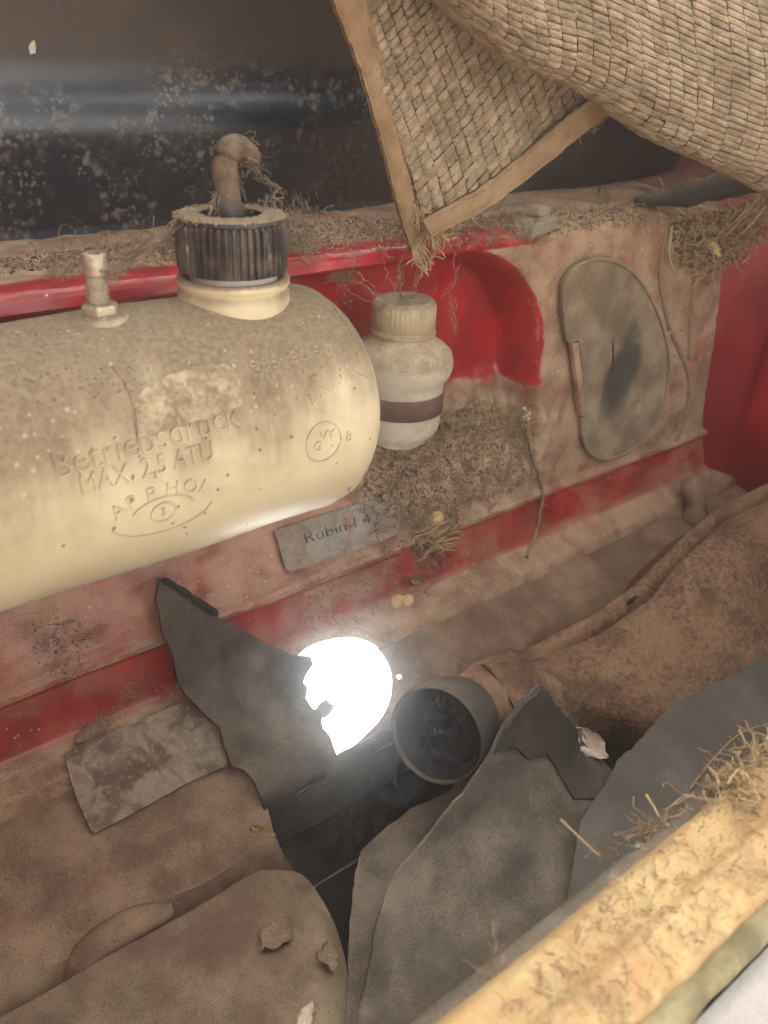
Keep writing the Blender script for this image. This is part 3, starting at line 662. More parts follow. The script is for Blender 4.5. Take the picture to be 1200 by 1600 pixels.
# ================================================================== woven cover with tape binding
cloth = empty('woven_cover', (.47, .52, -.12), 'tan woven jute cover hanging over the shelf, edges bound with frayed tape', 'cover')
def weave(name, pos, nu, nv, ku, kv, depth, seed):
    """loose basket weave: every yarn float is its own domed cell. pos(a,b,h), a,b in 0..1"""
    mb = MB(); rr = random.Random(seed); n1, n2 = 5, 9
    for i in range(nu):
        for j in range(nv):
            off = .35 * (i % 2) + rr.uniform(-.06, .06); a0, b0 = (i + .5) / nu, (j + .5 + off) / nv
            if b0 > 1.02 or rr.random() < 0: continue
            hu = .50 * rr.uniform(.9, 1.03) / nu; hv = .51 * rr.uniform(.92, 1.04) / nv; tilt = rr.uniform(.25, .5); ti = rr.random(); dh = rr.uniform(.85, 1.15)
            v = []
            for p in range(n1):
                for q_ in range(n2):
                    s, t = 2 * p / (n1 - 1) - 1, 2 * q_ / (n2 - 1) - 1
                    h = (math.sqrt(max(0, 1 - .97 * t * t)) * .8 + .2 * abs(math.cos(1.5 * math.pi * t + .3 * s)) - .1) * (1 - .55 * s * s - .43 * s ** 6)
                    tt = t * (1 - .12 * s * s)
                    v.append(pos(a0 + s * hu, b0 + (tt + tilt * s) * hv, depth * dh * h))
            mb.add(v, [(p * n2 + q_, p * n2 + q_ + 1, (p + 1) * n2 + q_ + 1, (p + 1) * n2 + q_) for p in range(n1 - 1) for q_ in range(n2 - 1)], ti)
    o = mb.build(name, M['yarn'], cloth); o['kind'] = 'stuff'; return o
def base(name, pos, nu, nv, h, parent=cloth, mat='tapebase'):
    v = [pos(i / nu, j / nv, h) for i in range(nu + 1) for j in range(nv + 1)]; n = nv + 1
    return mk(name, v, [(i * n + j, i * n + j + 1, (i + 1) * n + j + 1, (i + 1) * n + j) for i in range(nu) for j in range(nv)], M[mat], parent)
# hanging corner: a runs along the lower hem, b up along the left edge
CO, CU, CVv = np.array((664, 352)), np.array((330, -224)), np.array((-148, -440))
def pos1(a, b_, h=0.):
    px = CO + CU * a + CVv * b_
    y = .528 - .018 * b_ - .006 * math.sin(a * 5 + b_ * 2) - .012 * a
    p = atY(px[0] + 5 * math.sin(b_ * 7) * (1 - a), px[1] + 4 * math.sin(a * 6), y)
    return (p[0] - h * .2, p[1] - h * .97, p[2] - h * .05)
weave('weave', pos1, 19, 33, 1, 1, .0029, 3); base('backing', pos1, 20, 20, -.0012)
# rolled fold nearer the eye
fold = [(600, -90), (690, -4), (760, 62), (830, 104), (880, 128), (930, 156), (1000, 200), (1090, 250), (1200, 300), (1330, 350)]
FS = np.array(spline(fold, 12)); FD = np.concatenate([[0], np.cumsum(np.hypot(*(FS[1:] - FS[:-1]).T))]); FD /= FD[-1]
def pos2(a, b_, h=0.):
    e = np.array([np.interp(a, FD, FS[:, 0]), np.interp(a, FD, FS[:, 1])])
    # b 0..0.18 wraps under the roll, the rest climbs up towards the lid
    d0 = np.array([-.62 + .75 * a, -1.0]) ; d0 = d0 / np.linalg.norm(d0)
    p0 = atY(*e, .452); q0 = atY(*(e + d0 * 100), .452); dv = (q0 - p0); dv /= np.linalg.norm(dv)
    out = np.array([0., -1., 0.]); rad = .022
    s = b_ * .40
    if s < rad * 2.2:
        t = s / rad - 1.2                      # angle around the roll
        off = dv * (rad * (1 - math.cos(t))) + out * (rad * math.sin(t)); nrm = -dv * math.cos(t) + out * math.sin(t) if t > 0 else -dv * math.cos(t) - out * abs(math.sin(t)) * 1
    else:
        t = 1.0; off = dv * (rad * (1 - math.cos(1.0))) + out * rad * math.sin(1.0); r2 = s - rad * 2.2
        dirn = dv * math.sin(1.0) * 1.0 + out * math.cos(1.0) * (.9 * math.exp(-r2 * 12)); off = off + dirn * r2; nrm = -dv * .35 + out * .9
    nrm = nrm / np.linalg.norm(nrm)
    p = p0 + off + nrm * (h + .0022 * math.sin(a * 23 + b_ * 9)); return tuple(p)
weave('weave', pos2, 34, 62, 1, 1, .0033, 5); base('backing', pos2, 60, 40, -.0014)
b = NB('herringbone_tape'); x, y, z = b.xyz(); n1 = b.noise(50, 5, .6); n2 = b.noise(700, 3)
zig = b.math('PINGPONG', b.math('ADD', b.math('MULTIPLY', b.attr('tu'), 1.), 0.), .5)
wv = b.math('SINE', b.math('MULTIPLY', b.math('ADD', b.attr('tv'), b.math('MULTIPLY', zig, 2.2)), 22.))
c = b.mix(b.mr(n1, .3, .7), (.32, .205, .115), (.46, .33, .205)); c = b.mix(b.mr(wv, -1, 1, 0, .45), c, (.20, .12, .065)); c = b.mix(b.mr(b.noise(18, 4), .5, .7, 0, .5), c, (.22, .16, .10))
M['tape'] = b.fin(c, .95, b.bump(b.math('ADD', wv, b.math('MULTIPLY', n2, 1.2)), .5, .0008), .15)
def tape(name, pts, wid, y0, fray=0, lift=.004):
    """pts: centre line in the picture plane at depth y0; folded strip with thickness"""
    P = spline(pts, 10); V = []; tu = []; tv = []; n = len(P); cs = 9; L = 0
    for i, p in enumerate(P):
        d = np.array(P[min(i + 1, n - 1)]) - np.array(P[max(i - 1, 0)]); d = d / np.linalg.norm(d); nr = np.array([-d[1], d[0]]); L += (np.hypot(*(np.array(p) - np.array(P[max(i - 1, 0)]))) / 2000)
        w_ = wid[0] + (wid[1] - wid[0]) * i / (n - 1); w_ *= 1 + .10 * nz(i * .35, 3, 1.7) + .06 * nz(i * 1.3, 5, 1.7)
        for k in range(cs):
            s = 2 * k / (cs - 1) - 1; e = np.array(p) + nr * s * w_ / 2
            yy = (y0[0] + (y0[1] - y0[0]) * i / (n - 1)) if isinstance(y0, tuple) else y0
            q_ = atY(e[0], e[1], yy - lift * (1 - .8 * s ** 4) - .0012 * nz(i * .3, s * 1.5, 2)); V.append(tuple(q_)); tu.append((s + 1) * 1.0); tv.append(L * 30)
    N = len(V); V += [(v[0], v[1] + .003, v[2]) for v in V]; tu += tu; tv += tv
    F = [(i * cs + k, i * cs + k + 1, (i + 1) * cs + k + 1, (i + 1) * cs + k) for i in range(n - 1) for k in range(cs - 1)]
    F += [tuple(N + j for j in f[::-1]) for f in F]
    for i in range(n - 1):
        for k in (0, cs - 1): F.append((i * cs + k, (i + 1) * cs + k, N + (i + 1) * cs + k, N + i * cs + k))
    for i in (0, n - 1):
        for k in range(cs - 1): F.append((i * cs + k, i * cs + k + 1, N + i * cs + k + 1, N + i * cs + k))
    return mk(name, V, F, M['tape'], cloth, attrs={'tu': tu, 'tv': tv})
tape('binding_tape', [(528, -60), (550, 10), (575, 75), (597, 150), (615, 220), (630, 290), (643, 345), (655, 392)], (54, 24), (.500, .541))
tape('binding_tape', [(668, 358), (700, 340), (760, 307), (830, 254), (890, 204), (950, 160)], (31, 36), (.520, .507))
def stitches(pts, y0, name, n):
    q = MB(); P = spline(pts, 12)
    for k in range(n):
        i = int((k + .2) / n * (len(P) - 2)); a = np.array(P[i]); d = np.array(P[i + 1]) - a; d = d / np.linalg.norm(d); yy = y0[0] + (y0[1] - y0[0]) * k / n
        q.tube([atY(*(a + d * t + np.array([-d[1], d[0]]) * rnd.gauss(0, .8)), yy - .0048 + e) for t, e in ((-3.5, .0012), (0, 0), (3.5, .0012))], .0005, 5, rnd.random())
    o = q.build(name, M['straw'], cloth); o['kind'] = 'stuff'
stitches([(672, 344), (702, 328), (758, 296), (826, 244), (886, 194)], (.520, .507), 'stitching', 22)
stitches([(566, 10), (588, 75), (609, 150), (625, 220), (637, 290), (646, 340)], (.502, .538), 'stitching', 26)
def strand(p, d, L, n=6, curl=.6, rr=rnd, grav=0.):
    P = [Vector(p)]; d = Vector(d).normalized()
    for i in range(n):
        d = (d + Vector((rr.gauss(0, curl), rr.gauss(0, curl), rr.gauss(0, curl) - grav)) * .5).normalized(); P.append(P[-1] + d * (L / n))
    return P
q = MB()
for k in range(150):      # frayed tape ends and loose yarn at the corner
    px, py = rnd.choice([(rnd.uniform(644, 664), rnd.uniform(380, 395)), (rnd.uniform(664, 690), rnd.uniform(345, 366)), (rnd.uniform(640, 668), rnd.uniform(300, 350))])
    p = atY(px, py, .53); q.tube(strand(p, (rnd.uniform(-.5, .7), -.3, -1), rnd.uniform(.006, .022), 5, .5), rnd.uniform(.0003, .0008), 4, rnd.random())
for k in range(340):
    if rnd.random() < .6: t = rnd.random(); px, py, yy = 668 + 282 * t + rnd.gauss(6, 3), 366 - 198 * t + 6 + rnd.gauss(0, 3), .515
    else: t = rnd.random(); px, py, yy = 552 + 100 * t ** .8 + rnd.choice([-1, 1]) * rnd.uniform(9, 25) * (1 - .5 * t), 10 + 375 * t, .512
    q.tube(strand(atY(px, py, yy), (rnd.gauss(0, 1), -.3, rnd.gauss(-.3, 1)), rnd.uniform(.003, .008), 4, .6), rnd.uniform(.00012, .0003), 3, rnd.random(), caps=False)
o = q.build('frayed_ends', M['straw'], cloth); o['kind'] = 'stuff'

q = MB()
for k in range(700):     # loose hairs standing off the yarn
    if rnd.random() < .4: p = pos1(rnd.random(), rnd.random(), .002)
    else: p = pos2(rnd.random(), rnd.uniform(.1, 1), .002)
    q.tube(strand(p, (rnd.gauss(0, 1), rnd.gauss(-.4, .5), rnd.gauss(0, 1)), rnd.uniform(.004, .011), 5, .7), rnd.uniform(.00008, .0002), 3, rnd.random(), caps=False)
o = q.build('yarn_hairs', M['straw'], cloth); o['kind'] = 'stuff'
# ================================================================== torn tar board over the hole
TS = Prof([(.552, -.355), (.545, -.372), (.532, -.415), (.522, -.455), (.505, -.481), (.478, -.4995), (.454, -.509), (.442, -.526), (.443, -.552), (.441, -.577), (.440, -.610)])
tor = [(246, 902), (262, 912), (330, 958), (395, 992), (450, 1022), (482, 1026), (487, 1040), (475, 1060), (473, 1068), (480, 1075), (477, 1092), (488, 1108), (500, 1116), (504, 1140), (514, 1150), (524, 1180), (560, 1160), (600, 1140), (660, 1130), (740, 1170), (745, 1235), (690, 1275), (640, 1318), (600, 1350), (560, 1385), (525, 1388), (490, 1362), (462, 1346), (432, 1335), (410, 1290), (397, 1226), (380, 1206), (361, 1200), (352, 1172), (342, 1136), (322, 1120), (288, 1086), (274, 1062), (266, 1020), (250, 985), (241, 936)]  # lower right lobe added as a dark sheet for the shaded cavity
tuv = ragged([TS.uv(*p) for p in tor], .004, .0011, 6)
tb3 = empty('torn_tar_board', (.25, .42, -.54), 'torn dark grey tar board leaning on the red panel beside the bright hole', 'board')
tdis = lambda u, v: .004 + .0045 * fbm(u, v, 1, 9, 2) + .0006 * fbm(u, v, 1, 70, 2)
v_, f_ = sheet(tuv, [], .008, TS.pos, .003, tdis)
mk('board_sheet', v_, f_, M['board'], tb3, bvh='torn', sharp=40)
# thick broken upper edge
q = MB(); eg = [TS.pos(*TS.uv(*p), .0045 + tdis(*TS.uv(*p))) for p in spline([(248, 904), (275, 918), (305, 938), (335, 958)], 5)]
q.tube(eg, [.002, .0028, .003, .003] * 3 + [.003] * (len(eg) - 13) + [.001], 7); q.build('broken_edge', M['edge'], tb3)
fl = ragged([TS.uv(*p) for p in ((492, 1108), (500, 1098), (512, 1090), (517, 1097), (525, 1099), (520, 1108), (512, 1117), (500, 1120))], .003, .0006, 2)
v_, f_ = sheet(fl, [], .004, TS.pos, .002, lambda u, v: -.002); mk('torn_flap', v_, f_, M['board'], tb3)
q = MB()
for pts in ([(536, 998), (548, 1010), (556, 1020)], [(576, 1048), (590, 1066), (608, 1088)], [(512, 1140), (525, 1146), (536, 1143)], [(545, 1118), (558, 1124), (570, 1122)], [(545, 1150), (548, 1158), (546, 1165)], [(528, 1165), (535, 1172), (545, 1174)], [(520, 1092), (535, 1090), (545, 1094)]):
    q.tube([TS.pos(*TS.uv(*p), -.004) for p in spline(pts, 4)], .0004, 4, .2)
o = q.build('cracks', M['web'], tb3); o['kind'] = 'stuff'

# ================================================================== heater duct with round mouth
duct = empty('heater_duct', (.6, .35, -.57), 'brown flocked air duct with a round open mouth lying on the right', 'duct')
def loft(cs, name, mat, parent, n=40, sq=2.4):
    """cs: list of centre, vector a, vector b (half axes)"""
    V = []
    for (c, a, b_) in cs:
        c, a, b_ = Vector(c), Vector(a), Vector(b_)
        la, lb = a.length, b_.length; ah, bh = a.normalized(), b_.normalized(); cp, sp_ = math.cos(.45), math.sin(.45); a, b_ = (ah * cp - bh * sp_) * la * .93, (bh * cp + ah * sp_) * lb * .97
        for k in range(n):
            t = 2 * math.pi * k / n; ct, st_ = math.cos(t), math.sin(t); e = 2 / sq
            p = c + a * math.copysign(abs(ct) ** e, ct) + b_ * math.copysign(abs(st_) ** e, st_)
            V.append(p + (p - c).normalized() * (.0016 * fbm(p.x, p.y, p.z, 30, 2) + .004 * fbm(p.x, p.y, p.z, 9, 2) * min(1, la / .05)))
    F = [(i * n + k, i * n + (k + 1) % n, (i + 1) * n + (k + 1) % n, (i + 1) * n + k) for i in range(len(cs) - 1) for k in range(n)]
    F += [tuple(range(n)), tuple((len(cs) - 1) * n + k for k in range(n))[::-1]]
    return mk(name, V, F, mat, parent, bvh=name)
# stations: upper outline pixel, lower outline pixel, depth of the centre
stn = [((757, 1062), (776, 1122), .412), ((800, 1036), (822, 1118), .408), ((864, 1014), (905, 1165), .395), ((935, 978), (985, 1205), .378), ((1006, 928), (1060, 1175), .372), ((1066, 864), (1130, 1120), .375), ((1112, 822), (1215, 1060), .385), ((1190, 788), (1330, 1010), .395), ((1300, 780), (1450, 960), .41)]
cs = []
for (t_, l_, yc) in stn:
    a = atY(*t_, yc + .03); c = atY(*l_, yc - .045); mid = (a + c) / 2; hv = (a - c) / 2
    ax = Vector((.9, .12, .05)).normalized(); hv = Vector(hv); hv -= ax * hv.dot(ax) * .6; hb = ax.cross(hv).normalized() * hv.length * .66
    cs.append((mid, hv, hb))
cs2 = []
for i in range(len(cs) - 1):
    for k in range(4):
        t = k / 4; cs2.append(tuple((Vector(cs[i][j]) * (1 - t) + Vector(cs[i + 1][j]) * t) for j in range(3)))
loft(cs2, 'duct_body', M['duct'], duct, n=64, sq=3.6)
V = []; e_ = len(cs2)
for i, (c, a, b_) in enumerate(cs2):
    k = min(1, .35 + i / 10); wv_ = 1 + .03 * nz(i * .5, 7); n_ = Vector(b_).normalized(); c = Vector(c); a = Vector(a); ah = a.normalized()
    V += [c + a * .93 - n_ * .0045 , c + a + ah * .012 * k * wv_ - n_ * .004, c + a + ah * .014 * k * wv_, c + a + ah * .012 * k * wv_ + n_ * .004, c + a * .93 + n_ * .0045]
mk('flange', V, [(5 * i + k, 5 * i + (k + 1) % 5, 5 * i + 5 + (k + 1) % 5, 5 * i + 5 + k) for i in range(e_ - 1) for k in range(5)], M['duct'], duct, bvh='ductfl')
# welded flange along the upper edge with a slot
fl_ = [(738, 1066), (765, 1052), (810, 1024), (860, 996), (905, 970), (960, 938), (1005, 905), (1045, 868), (1075, 835), (1092, 815)]
fh = hit(986, 938, ['ductfl', 'duct_body'])[0]
q = MB(); c = fh + Vector((0, -.001, 0)); q.tube([c + Vector((-.007, 0, -.001)), c, c + Vector((.007, 0, .002))], [.0012, .0034, .0012], 8); q.build('slot', M['dark'], duct)
# round mouth: drum opening towards the viewer's left
mc = Vector(atY(683, 1148, .368)); axd = Vector((-.92, -.33, .26)).normalized()
mr_ = .0375
q = MB(); q.lathe([(mr_ * .55, -.062), (mr_ * .86, -.045), (mr_ * .98, -.03), (mr_ * 1.02, -.015), (mr_ * 1.03, -.004), (mr_ * 1.045, .000), (mr_ * 1.045, .0025), (mr_ * 1.02, .0035), (mr_ * .985, .003), (mr_ * .96, -.002), (mr_ * .95, -.02)], mc, axd, 64)
q.build('mouth_ring', M['board'], duct, bvh='mouth')
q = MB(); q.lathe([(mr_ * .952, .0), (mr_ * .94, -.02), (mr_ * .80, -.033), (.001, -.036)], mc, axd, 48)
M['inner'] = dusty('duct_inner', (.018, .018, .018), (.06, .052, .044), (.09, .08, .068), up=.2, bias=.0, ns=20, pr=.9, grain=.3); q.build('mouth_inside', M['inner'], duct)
q = MB(); q.tube([mc + axd * -.062, mc.lerp(Vector(cs[0][0]), .75), Vector(cs[0][0]), Vector(cs[1][0])], [mr_ * .6, .030, .033, .036], 24); q.build('neck', M['duct'], duct)

# ================================================================== loose tar boards on the floor
def board(name, label, prof, poly, mat, thick, disp, lift=0., amp=.0012, seed=1, bv=None):
    P = Prof(prof); uvp = ragged([P.uv(*p) for p in poly], .005, amp, seed)
    v_, f_ = sheet(uvp, [], .011, lambda u, v, h: P.pos(u, v, h + lift), thick, disp)
    o = mk(name, v_, f_, mat, None, bvh=bv, sharp=40); return tag(o, label, 'board')
board('tar_board', 'lower grey tar board showing as a narrow ledge beside the raised floor panel', [(.42, -.552), (.30, -.5575), (.1505, -.566)],
      [(740, 1196), (705, 1238), (640, 1268), (590, 1310), (566, 1335), (556, 1380), (548, 1450), (544, 1560), (540, 1660), (640, 1660), (760, 1560), (800, 1300)], M['boardb'], .003, lambda u, v: .003 * fbm(u, v, 3, 9, 2) + .0006 * fbm(u, v, 1, 90, 2), 0, .0014, 3, 'bd1')
board('tar_board', 'large brownish grey tar board with a peaked top corner in front of the duct', [(.347, -.412), (.336, -.460), (.312, -.510), (.272, -.541), (.1515, -.555)],
      [(838, 1066), (858, 1082), (876, 1108), (905, 1135), (935, 1180), (965, 1215), (1010, 1225), (1080, 1235), (1000, 1330), (860, 1460), (720, 1600), (600, 1660), (556, 1640), (568, 1540), (584, 1440), (604, 1378), (650, 1320), (700, 1262), (742, 1208), (770, 1168), (800, 1112)], M['boardb'], .003, lambda u, v: .006 * fbm(u, v, 6, 7, 3) + .0008 * fbm(u, v, 1, 80, 2), .003, .0016, 5, 'bd2')
board('tar_board', 'smooth bluish grey tar board at the right below the duct', [(.40, -.505), (.33, -.515), (.24, -.530), (.152, -.546)],
      [(1260, 1000), (1200, 1030), (1160, 1052), (1092, 1088), (1052, 1104), (1020, 1140), (988, 1174), (962, 1196), (945, 1235), (905, 1290), (890, 1370), (880, 1450), (960, 1400), (1100, 1270), (1300, 1080)], M['boardc'], .003, lambda u, v: .006 * fbm(u, v, 9, 6, 3) + .0006 * fbm(u, v, 1, 80, 2), .006, .0014, 7, 'bd3')
board('tar_board', 'thin darker sheet over the upper part of the peaked board', [(.347, -.412), (.336, -.460), (.312, -.510), (.272, -.541), (.1515, -.555)],
      [(836, 1072), (850, 1084), (870, 1110), (897, 1138), (925, 1182), (950, 1222), (930, 1250), (890, 1250), (878, 1225), (862, 1192), (848, 1176), (826, 1184), (812, 1178), (800, 1165), (782, 1172), (768, 1176), (785, 1140), (806, 1108)], M['board'], .002, lambda u, v: .006 * fbm(u, v, 6, 7, 3) + .0008 * fbm(u, v, 1, 80, 2), .0052, .0022, 9, 'bd4')  # separate thin sheet that makes the board's upper part darker
ALLB = ['back', 'slope', 'low', 'pan', 'torn', 'duct_body', 'bd1', 'bd2', 'bd3', 'bd4', 'rim', 'tank', 'cover', 'sticker', 'plate', 'side_panel', 'lid', 'mouth']

# ================================================================== metal clips on the shelf
def clip(pts_world, name, label):
    e = empty(name, pts_world, label, 'clip', 'clips on the shelf'); return e
M['clip'] = simple('dusty_tin', (.20, .165, .115), (.34, .29, .21), 70, .85, .5)
s1 = hit(850, 366, ['back'])[0]
e1 = empty('metal_clip', s1, 'folded dusty metal clip with square stud on the shelf', 'clip')
q = MB(); Lc = [(812, 352), (830, 346), (862, 338), (888, 350), (896, 362)]
rot = Matrix.Rotation(R(12), 3, 'Z'); c = s1 + Vector((.003, .012, .008))
bm = bmesh.new()
def plate(mb, c, L, Wd, th, rot, curve=.0, n=8, cap=True):
    top = []; 
    for i in range(n + 1):
        t = i / n - .5
        for s in (-.5, .5):
            wd = Wd * (1 - .35 * abs(t))
            top.append(Vector(c) + rot @ Vector((t * L, s * wd, curve * math.cos(math.pi * t) + .0008 * math.sin(t * 9 + s))))
    N = len(top); bot = [p - rot @ Vector((0, 0, th)) for p in top]
    F = [(2 * i, 2 * i + 1, 2 * i + 3, 2 * i + 2)[::-1] for i in range(n)] + [(N + 2 * i, N + 2 * i + 1, N + 2 * i + 3, N + 2 * i + 2) for i in range(n)]
    F += [(2 * i, 2 * i + 2, N + 2 * i + 2, N + 2 * i)[::-1] for i in range(n)] + [(2 * i + 1, 2 * i + 3, N + 2 * i + 3, N + 2 * i + 1) for i in range(n)]
    F += [(0, 1, N + 1, N), (2 * n, N + 2 * n, N + 2 * n + 1, 2 * n + 1)]
    mb.add(top + bot, F)
plate(q, c, .066, .034, .0105, rot, .006); smoothmod(q.build('clip_body', M['clip'], e1, smooth=False), .0012)
q = MB(); q.box(c + Vector((.003, .002, .010)), .019, .013, .010, rot @ Matrix.Rotation(R(8), 3, 'Y')); smoothmod(q.build('stud', M['clip'], e1, smooth=False), .0015)
q = MB(); q.box(c + Vector((-.0285, -.0105, -.004)), .003, .007, .006, rot); q.build('clip_slot', M['dark'], e1, smooth=False)
s2 = hit(808, 338, ['back', 'lid'])[0]
e2 = empty('metal_strip', s2, 'bent thin metal strip standing on the shelf behind the clip', 'strip')
q = MB(); st3 = spline([atY(772, 346, .585), atY(780, 336, .60), atY(800, 331, .612), atY(830, 328, .617), atY(856, 321, .625)], 4); V = []
for i, p in enumerate(st3):
    hgt = .013 - .004 * i / len(st3); V += [tuple(p), (p[0], p[1] + .001, p[2] - hgt), (p[0] + .0002, p[1] + .0022, p[2] - hgt), (p[0] + .0002, p[1] + .0022, p[2])]
q.add(V, [(4 * i + k, 4 * i + (k + 1) % 4, 4 * i + 4 + (k + 1) % 4, 4 * i + 4 + k) for i in range(len(st3) - 1) for k in range(4)] + [(0, 1, 2, 3), tuple(len(V) - 4 + k for k in range(4))[::-1]])
q.build('strip_blade', M['clip'], e2)
q = MB(); plate(q, Vector(atY(803, 347, .585)) + Vector((0, 0, -.004)), .05, .026, .002, Matrix.Rotation(R(5), 3, 'Z'), .002); q.build('strip_foot', M['clip'], e2)

M['strip'] = dusty('perished_rubber', (.03, .028, .025), (.10, .075, .05), (.20, .15, .10), up=.6, bias=.05, ns=30, pr=.8, grain=.5, lump=.8)
# rubber weatherstrip and the nest of litter in the far corner
q = MB(); wp = spline([(.80, .575, -.137), (.845, .545, -.128), (.88, .50, -.112), (.91, .44, -.096), (.94, .36, -.085), (.96, .25, -.08)], 6)
q.tube(wp, [(.013 + .005 * nz(i * .7, 2)) * min(1, .25 + i * .14) for i in range(len(wp))], 14)
ws = q.build('rubber_weatherstrip', M['strip'], None, bvh='strip'); tag(ws, 'perished dark rubber weatherstrip curving over the far right corner', 'weatherstrip')
ALLB.append('strip')
# dusty wire hanging down the step
q = MB(); wps = []
for p in spline([(824, 648), (829, 690), (838, 735), (846, 768), (842, 800), (832, 845), (822, 872)], 5):
    h = hit(*p, ['back', 'slope']); wps.append(h[0] + h[1] * .002)
q.tube(wps, [.0021 + .0005 * nz(i * .8, 1) for i in range(len(wps))], 8, .5); tag(q.build('dusty_wire', M['crumb']), 'thin dusty wire hanging down across the red stripe', 'wire')
# sealer ridge in the corner seam
q = MB()
for pts in ([(1048, 520), (1066, 560), (1076, 600), (1070, 650), (1056, 690)], [(1040, 360), (1030, 420), (1036, 470), (1045, 515)], [(1085, 400), (1078, 500), (1076, 560)]):
    w3 = [h[0] + h[1] * .0005 for h in (hit(*p, ['back', 'side_panel']) for p in spline(pts, 6)) if h]
    q.tube(w3, [.0028 + .0016 * nz(i * .9, 3) for i in range(len(w3))], 8, .4)
q.build('seam_sealer', M['crumb'], body)
# fresh-air pipe stub in the corner behind the duct
e3 = hit(1080, 800, ['side_panel', 'back', 'slope'])
q = MB(); q.tube(spline([atY(1078, 752, .51), atY(1088, 790, .50), atY(1080, 825, .49)], 4), [.012, .014, .015, .015, .015, .016, .016, .014, .012], 14); q.build('drain_stub', M['slope'], body)

# ================================================================== litter
def leaf(c, n, L, Wd, mat, name, label, cat='leaf', ang=0., cup=.25, group=None, seed=0, thick=.0006):
    n = Vector(n).normalized(); x = n.cross(Vector((0, 1, .2))).normalized(); x = Matrix.Rotation(ang, 3, n) @ x; y = n.cross(x); V = []; nu, nv = 8, 6
    for i in range(nu + 1):
        for j in range(nv + 1):
            s, t = 2 * i / nu - 1, 2 * j / nv - 1; wd = max(.04, (1 - abs(s) ** 2.2)) * (1 + .2 * nz(s * 2, seed)); p = Vector(c) + x * s * L / 2 + y * t * Wd / 2 * wd
            h = cup * Wd * (t * t * .6 + s * s * .4) + .28 * Wd * fbm(s, t, seed, 2.6, 2); p += x * .12 * L * nz(t * 2.1, seed + 3) + y * .25 * Wd * nz(s * 2.7, seed + 8); V.append(p + n * (h + .001))
    N = len(V); V += [v - n * thick for v in V]; w_ = nv + 1
    F = [(i * w_ + j, i * w_ + j + 1, (i + 1) * w_ + j + 1, (i + 1) * w_ + j) for i in range(nu) for j in range(nv)]; F += [tuple(N + k for k in f[::-1]) for f in F]
    for i in range(nu):
        for j in (0, nv): F.append((i * w_ + j, (i + 1) * w_ + j, N + (i + 1) * w_ + j, N + i * w_ + j))
    o = mk(name, V, F, mat); return tag(o, label, cat, group)
h = hit(917, 1160, ALLB); leaf(h[0], (-.3, -.75, .6), .036, .020, M['husk'], 'papery_husk', 'pale crumpled papery husk lying on the dark board', 'husk', R(100), .4, None, 1)
h = hit(433, 1466, ALLB); leaf(h[0], h[1], .028, .02, M['leaf'], 'dead_leaf', 'small crumpled grey brown leaf in the middle of the raised floor panel', 'leaf', .3, .35, None, 2)
h = hit(508, 1502, ALLB); leaf(h[0], h[1], .022, .016, M['leaf'], 'dead_leaf', 'brown curled leaf at the right end of the raised floor panel', 'leaf', 1.2, .45, None, 3)
h = hit(412, 1297, ALLB); leaf(h[0], (-.5, -.8, .3), .02, .008, M['seed'], 'dead_leaf', 'tiny tan leaf sliver at the lower left edge of the torn board', 'leaf', 1.9, .2, None, 4)
h = hit(138, 1150, ALLB); leaf(h[0], (0, -.6, .8), .024, .012, M['leaf'], 'dead_leaf', 'curled brown leaf caught above the speckled plate corner', 'leaf', .2, .5, None, 5)
h = hit(50, 74, ['lid']); leaf(h[0], h[1], .009, .005, M['husk'], 'light_spot_chip', 'tiny pale chip standing for a lit pinhole high on the black lid', 'light spot', 1.2, .1, None, 6)  # pale chip in place of light showing through a small hole
h = hit(478, 1590, ALLB); leaf(h[0], h[1], .02, .01, M['husk'], 'papery_husk', 'pale husk at the bottom edge of the picture', 'husk', .5, .2, None, 7)
def seed(px, py, r, label, ax=None):
    h = hit(px, py, ALLB); n = (h[1] * .55 - Vector(ray(px, py)) * .6).normalized() if ax is None else Vector(ax); q = MB()
    q.lathe([(.0002, -r * .3), (r * .6, -r * .22), (r * .95, -r * .05), (r, r * .05), (r * .9, r * .2), (r * .5, r * .34), (.0002, r * .38)], h[0] + n * r * .3, n, 20, rfun=lambda rr, hh, t: rr * (1 + .10 * math.cos(2 * t) + .04 * nz(t, hh * 300)))
    tag(q.build('seed_disc', M['seed']), label, 'seed', 'round seed husks on the red panel')
seed(680, 811, .0078, 'round tan seed husk lying above the straw tuft'); seed(620, 941, .0072, 'left of the two overlapping tan seed husks above the hole'); seed(636, 939, .0066, 'right of the two overlapping tan seed husks above the hole')
# twigs and straw: single stems one can pick out
def twig(pts, r, label, mat='straw', name='loose_straw', dep=None, a=.8):
    P = spline(pts, 6) if dep is None else spline([atY(p[0], p[1], d) for p, d in zip(pts, dep)], 6)
    q = MB(); q.tube(P, [r * (1 - .5 * i / len(P)) for i in range(len(P))], 6, a); return tag(q.build(name, M[mat]), label, 'straw' if name == 'loose_straw' else 'twig')
rp = lambda px, py, l=.0: tuple(np.array(hit(px, py, ALLB)[0]) + np.array(hit(px, py, ALLB)[1]) * l)
twig([rp(1076, 1236, .002), rp(1105, 1200, .012), rp(1150, 1165, .016), rp(1215, 1140, .012)], .0008, 'long curved straw arching over the rusty lip on the right')
twig([(876, 1280), (905, 1308), (938, 1338)], .00035, 'thin straight straw poking out left from the lip litter', dep=(.165, .157, .148))
twig([(1010, 1242), (1020, 1258), (1030, 1276)], .0006, 'short straw standing up from the litter clump on the lip', dep=(.158, .152, .145))
twig([(1190, 298), (1165, 335), (1130, 372)], .0011, 'long pale straw lying in the nest, leftmost of the straw fan', dep=(.50, .51, .53), a=1.)
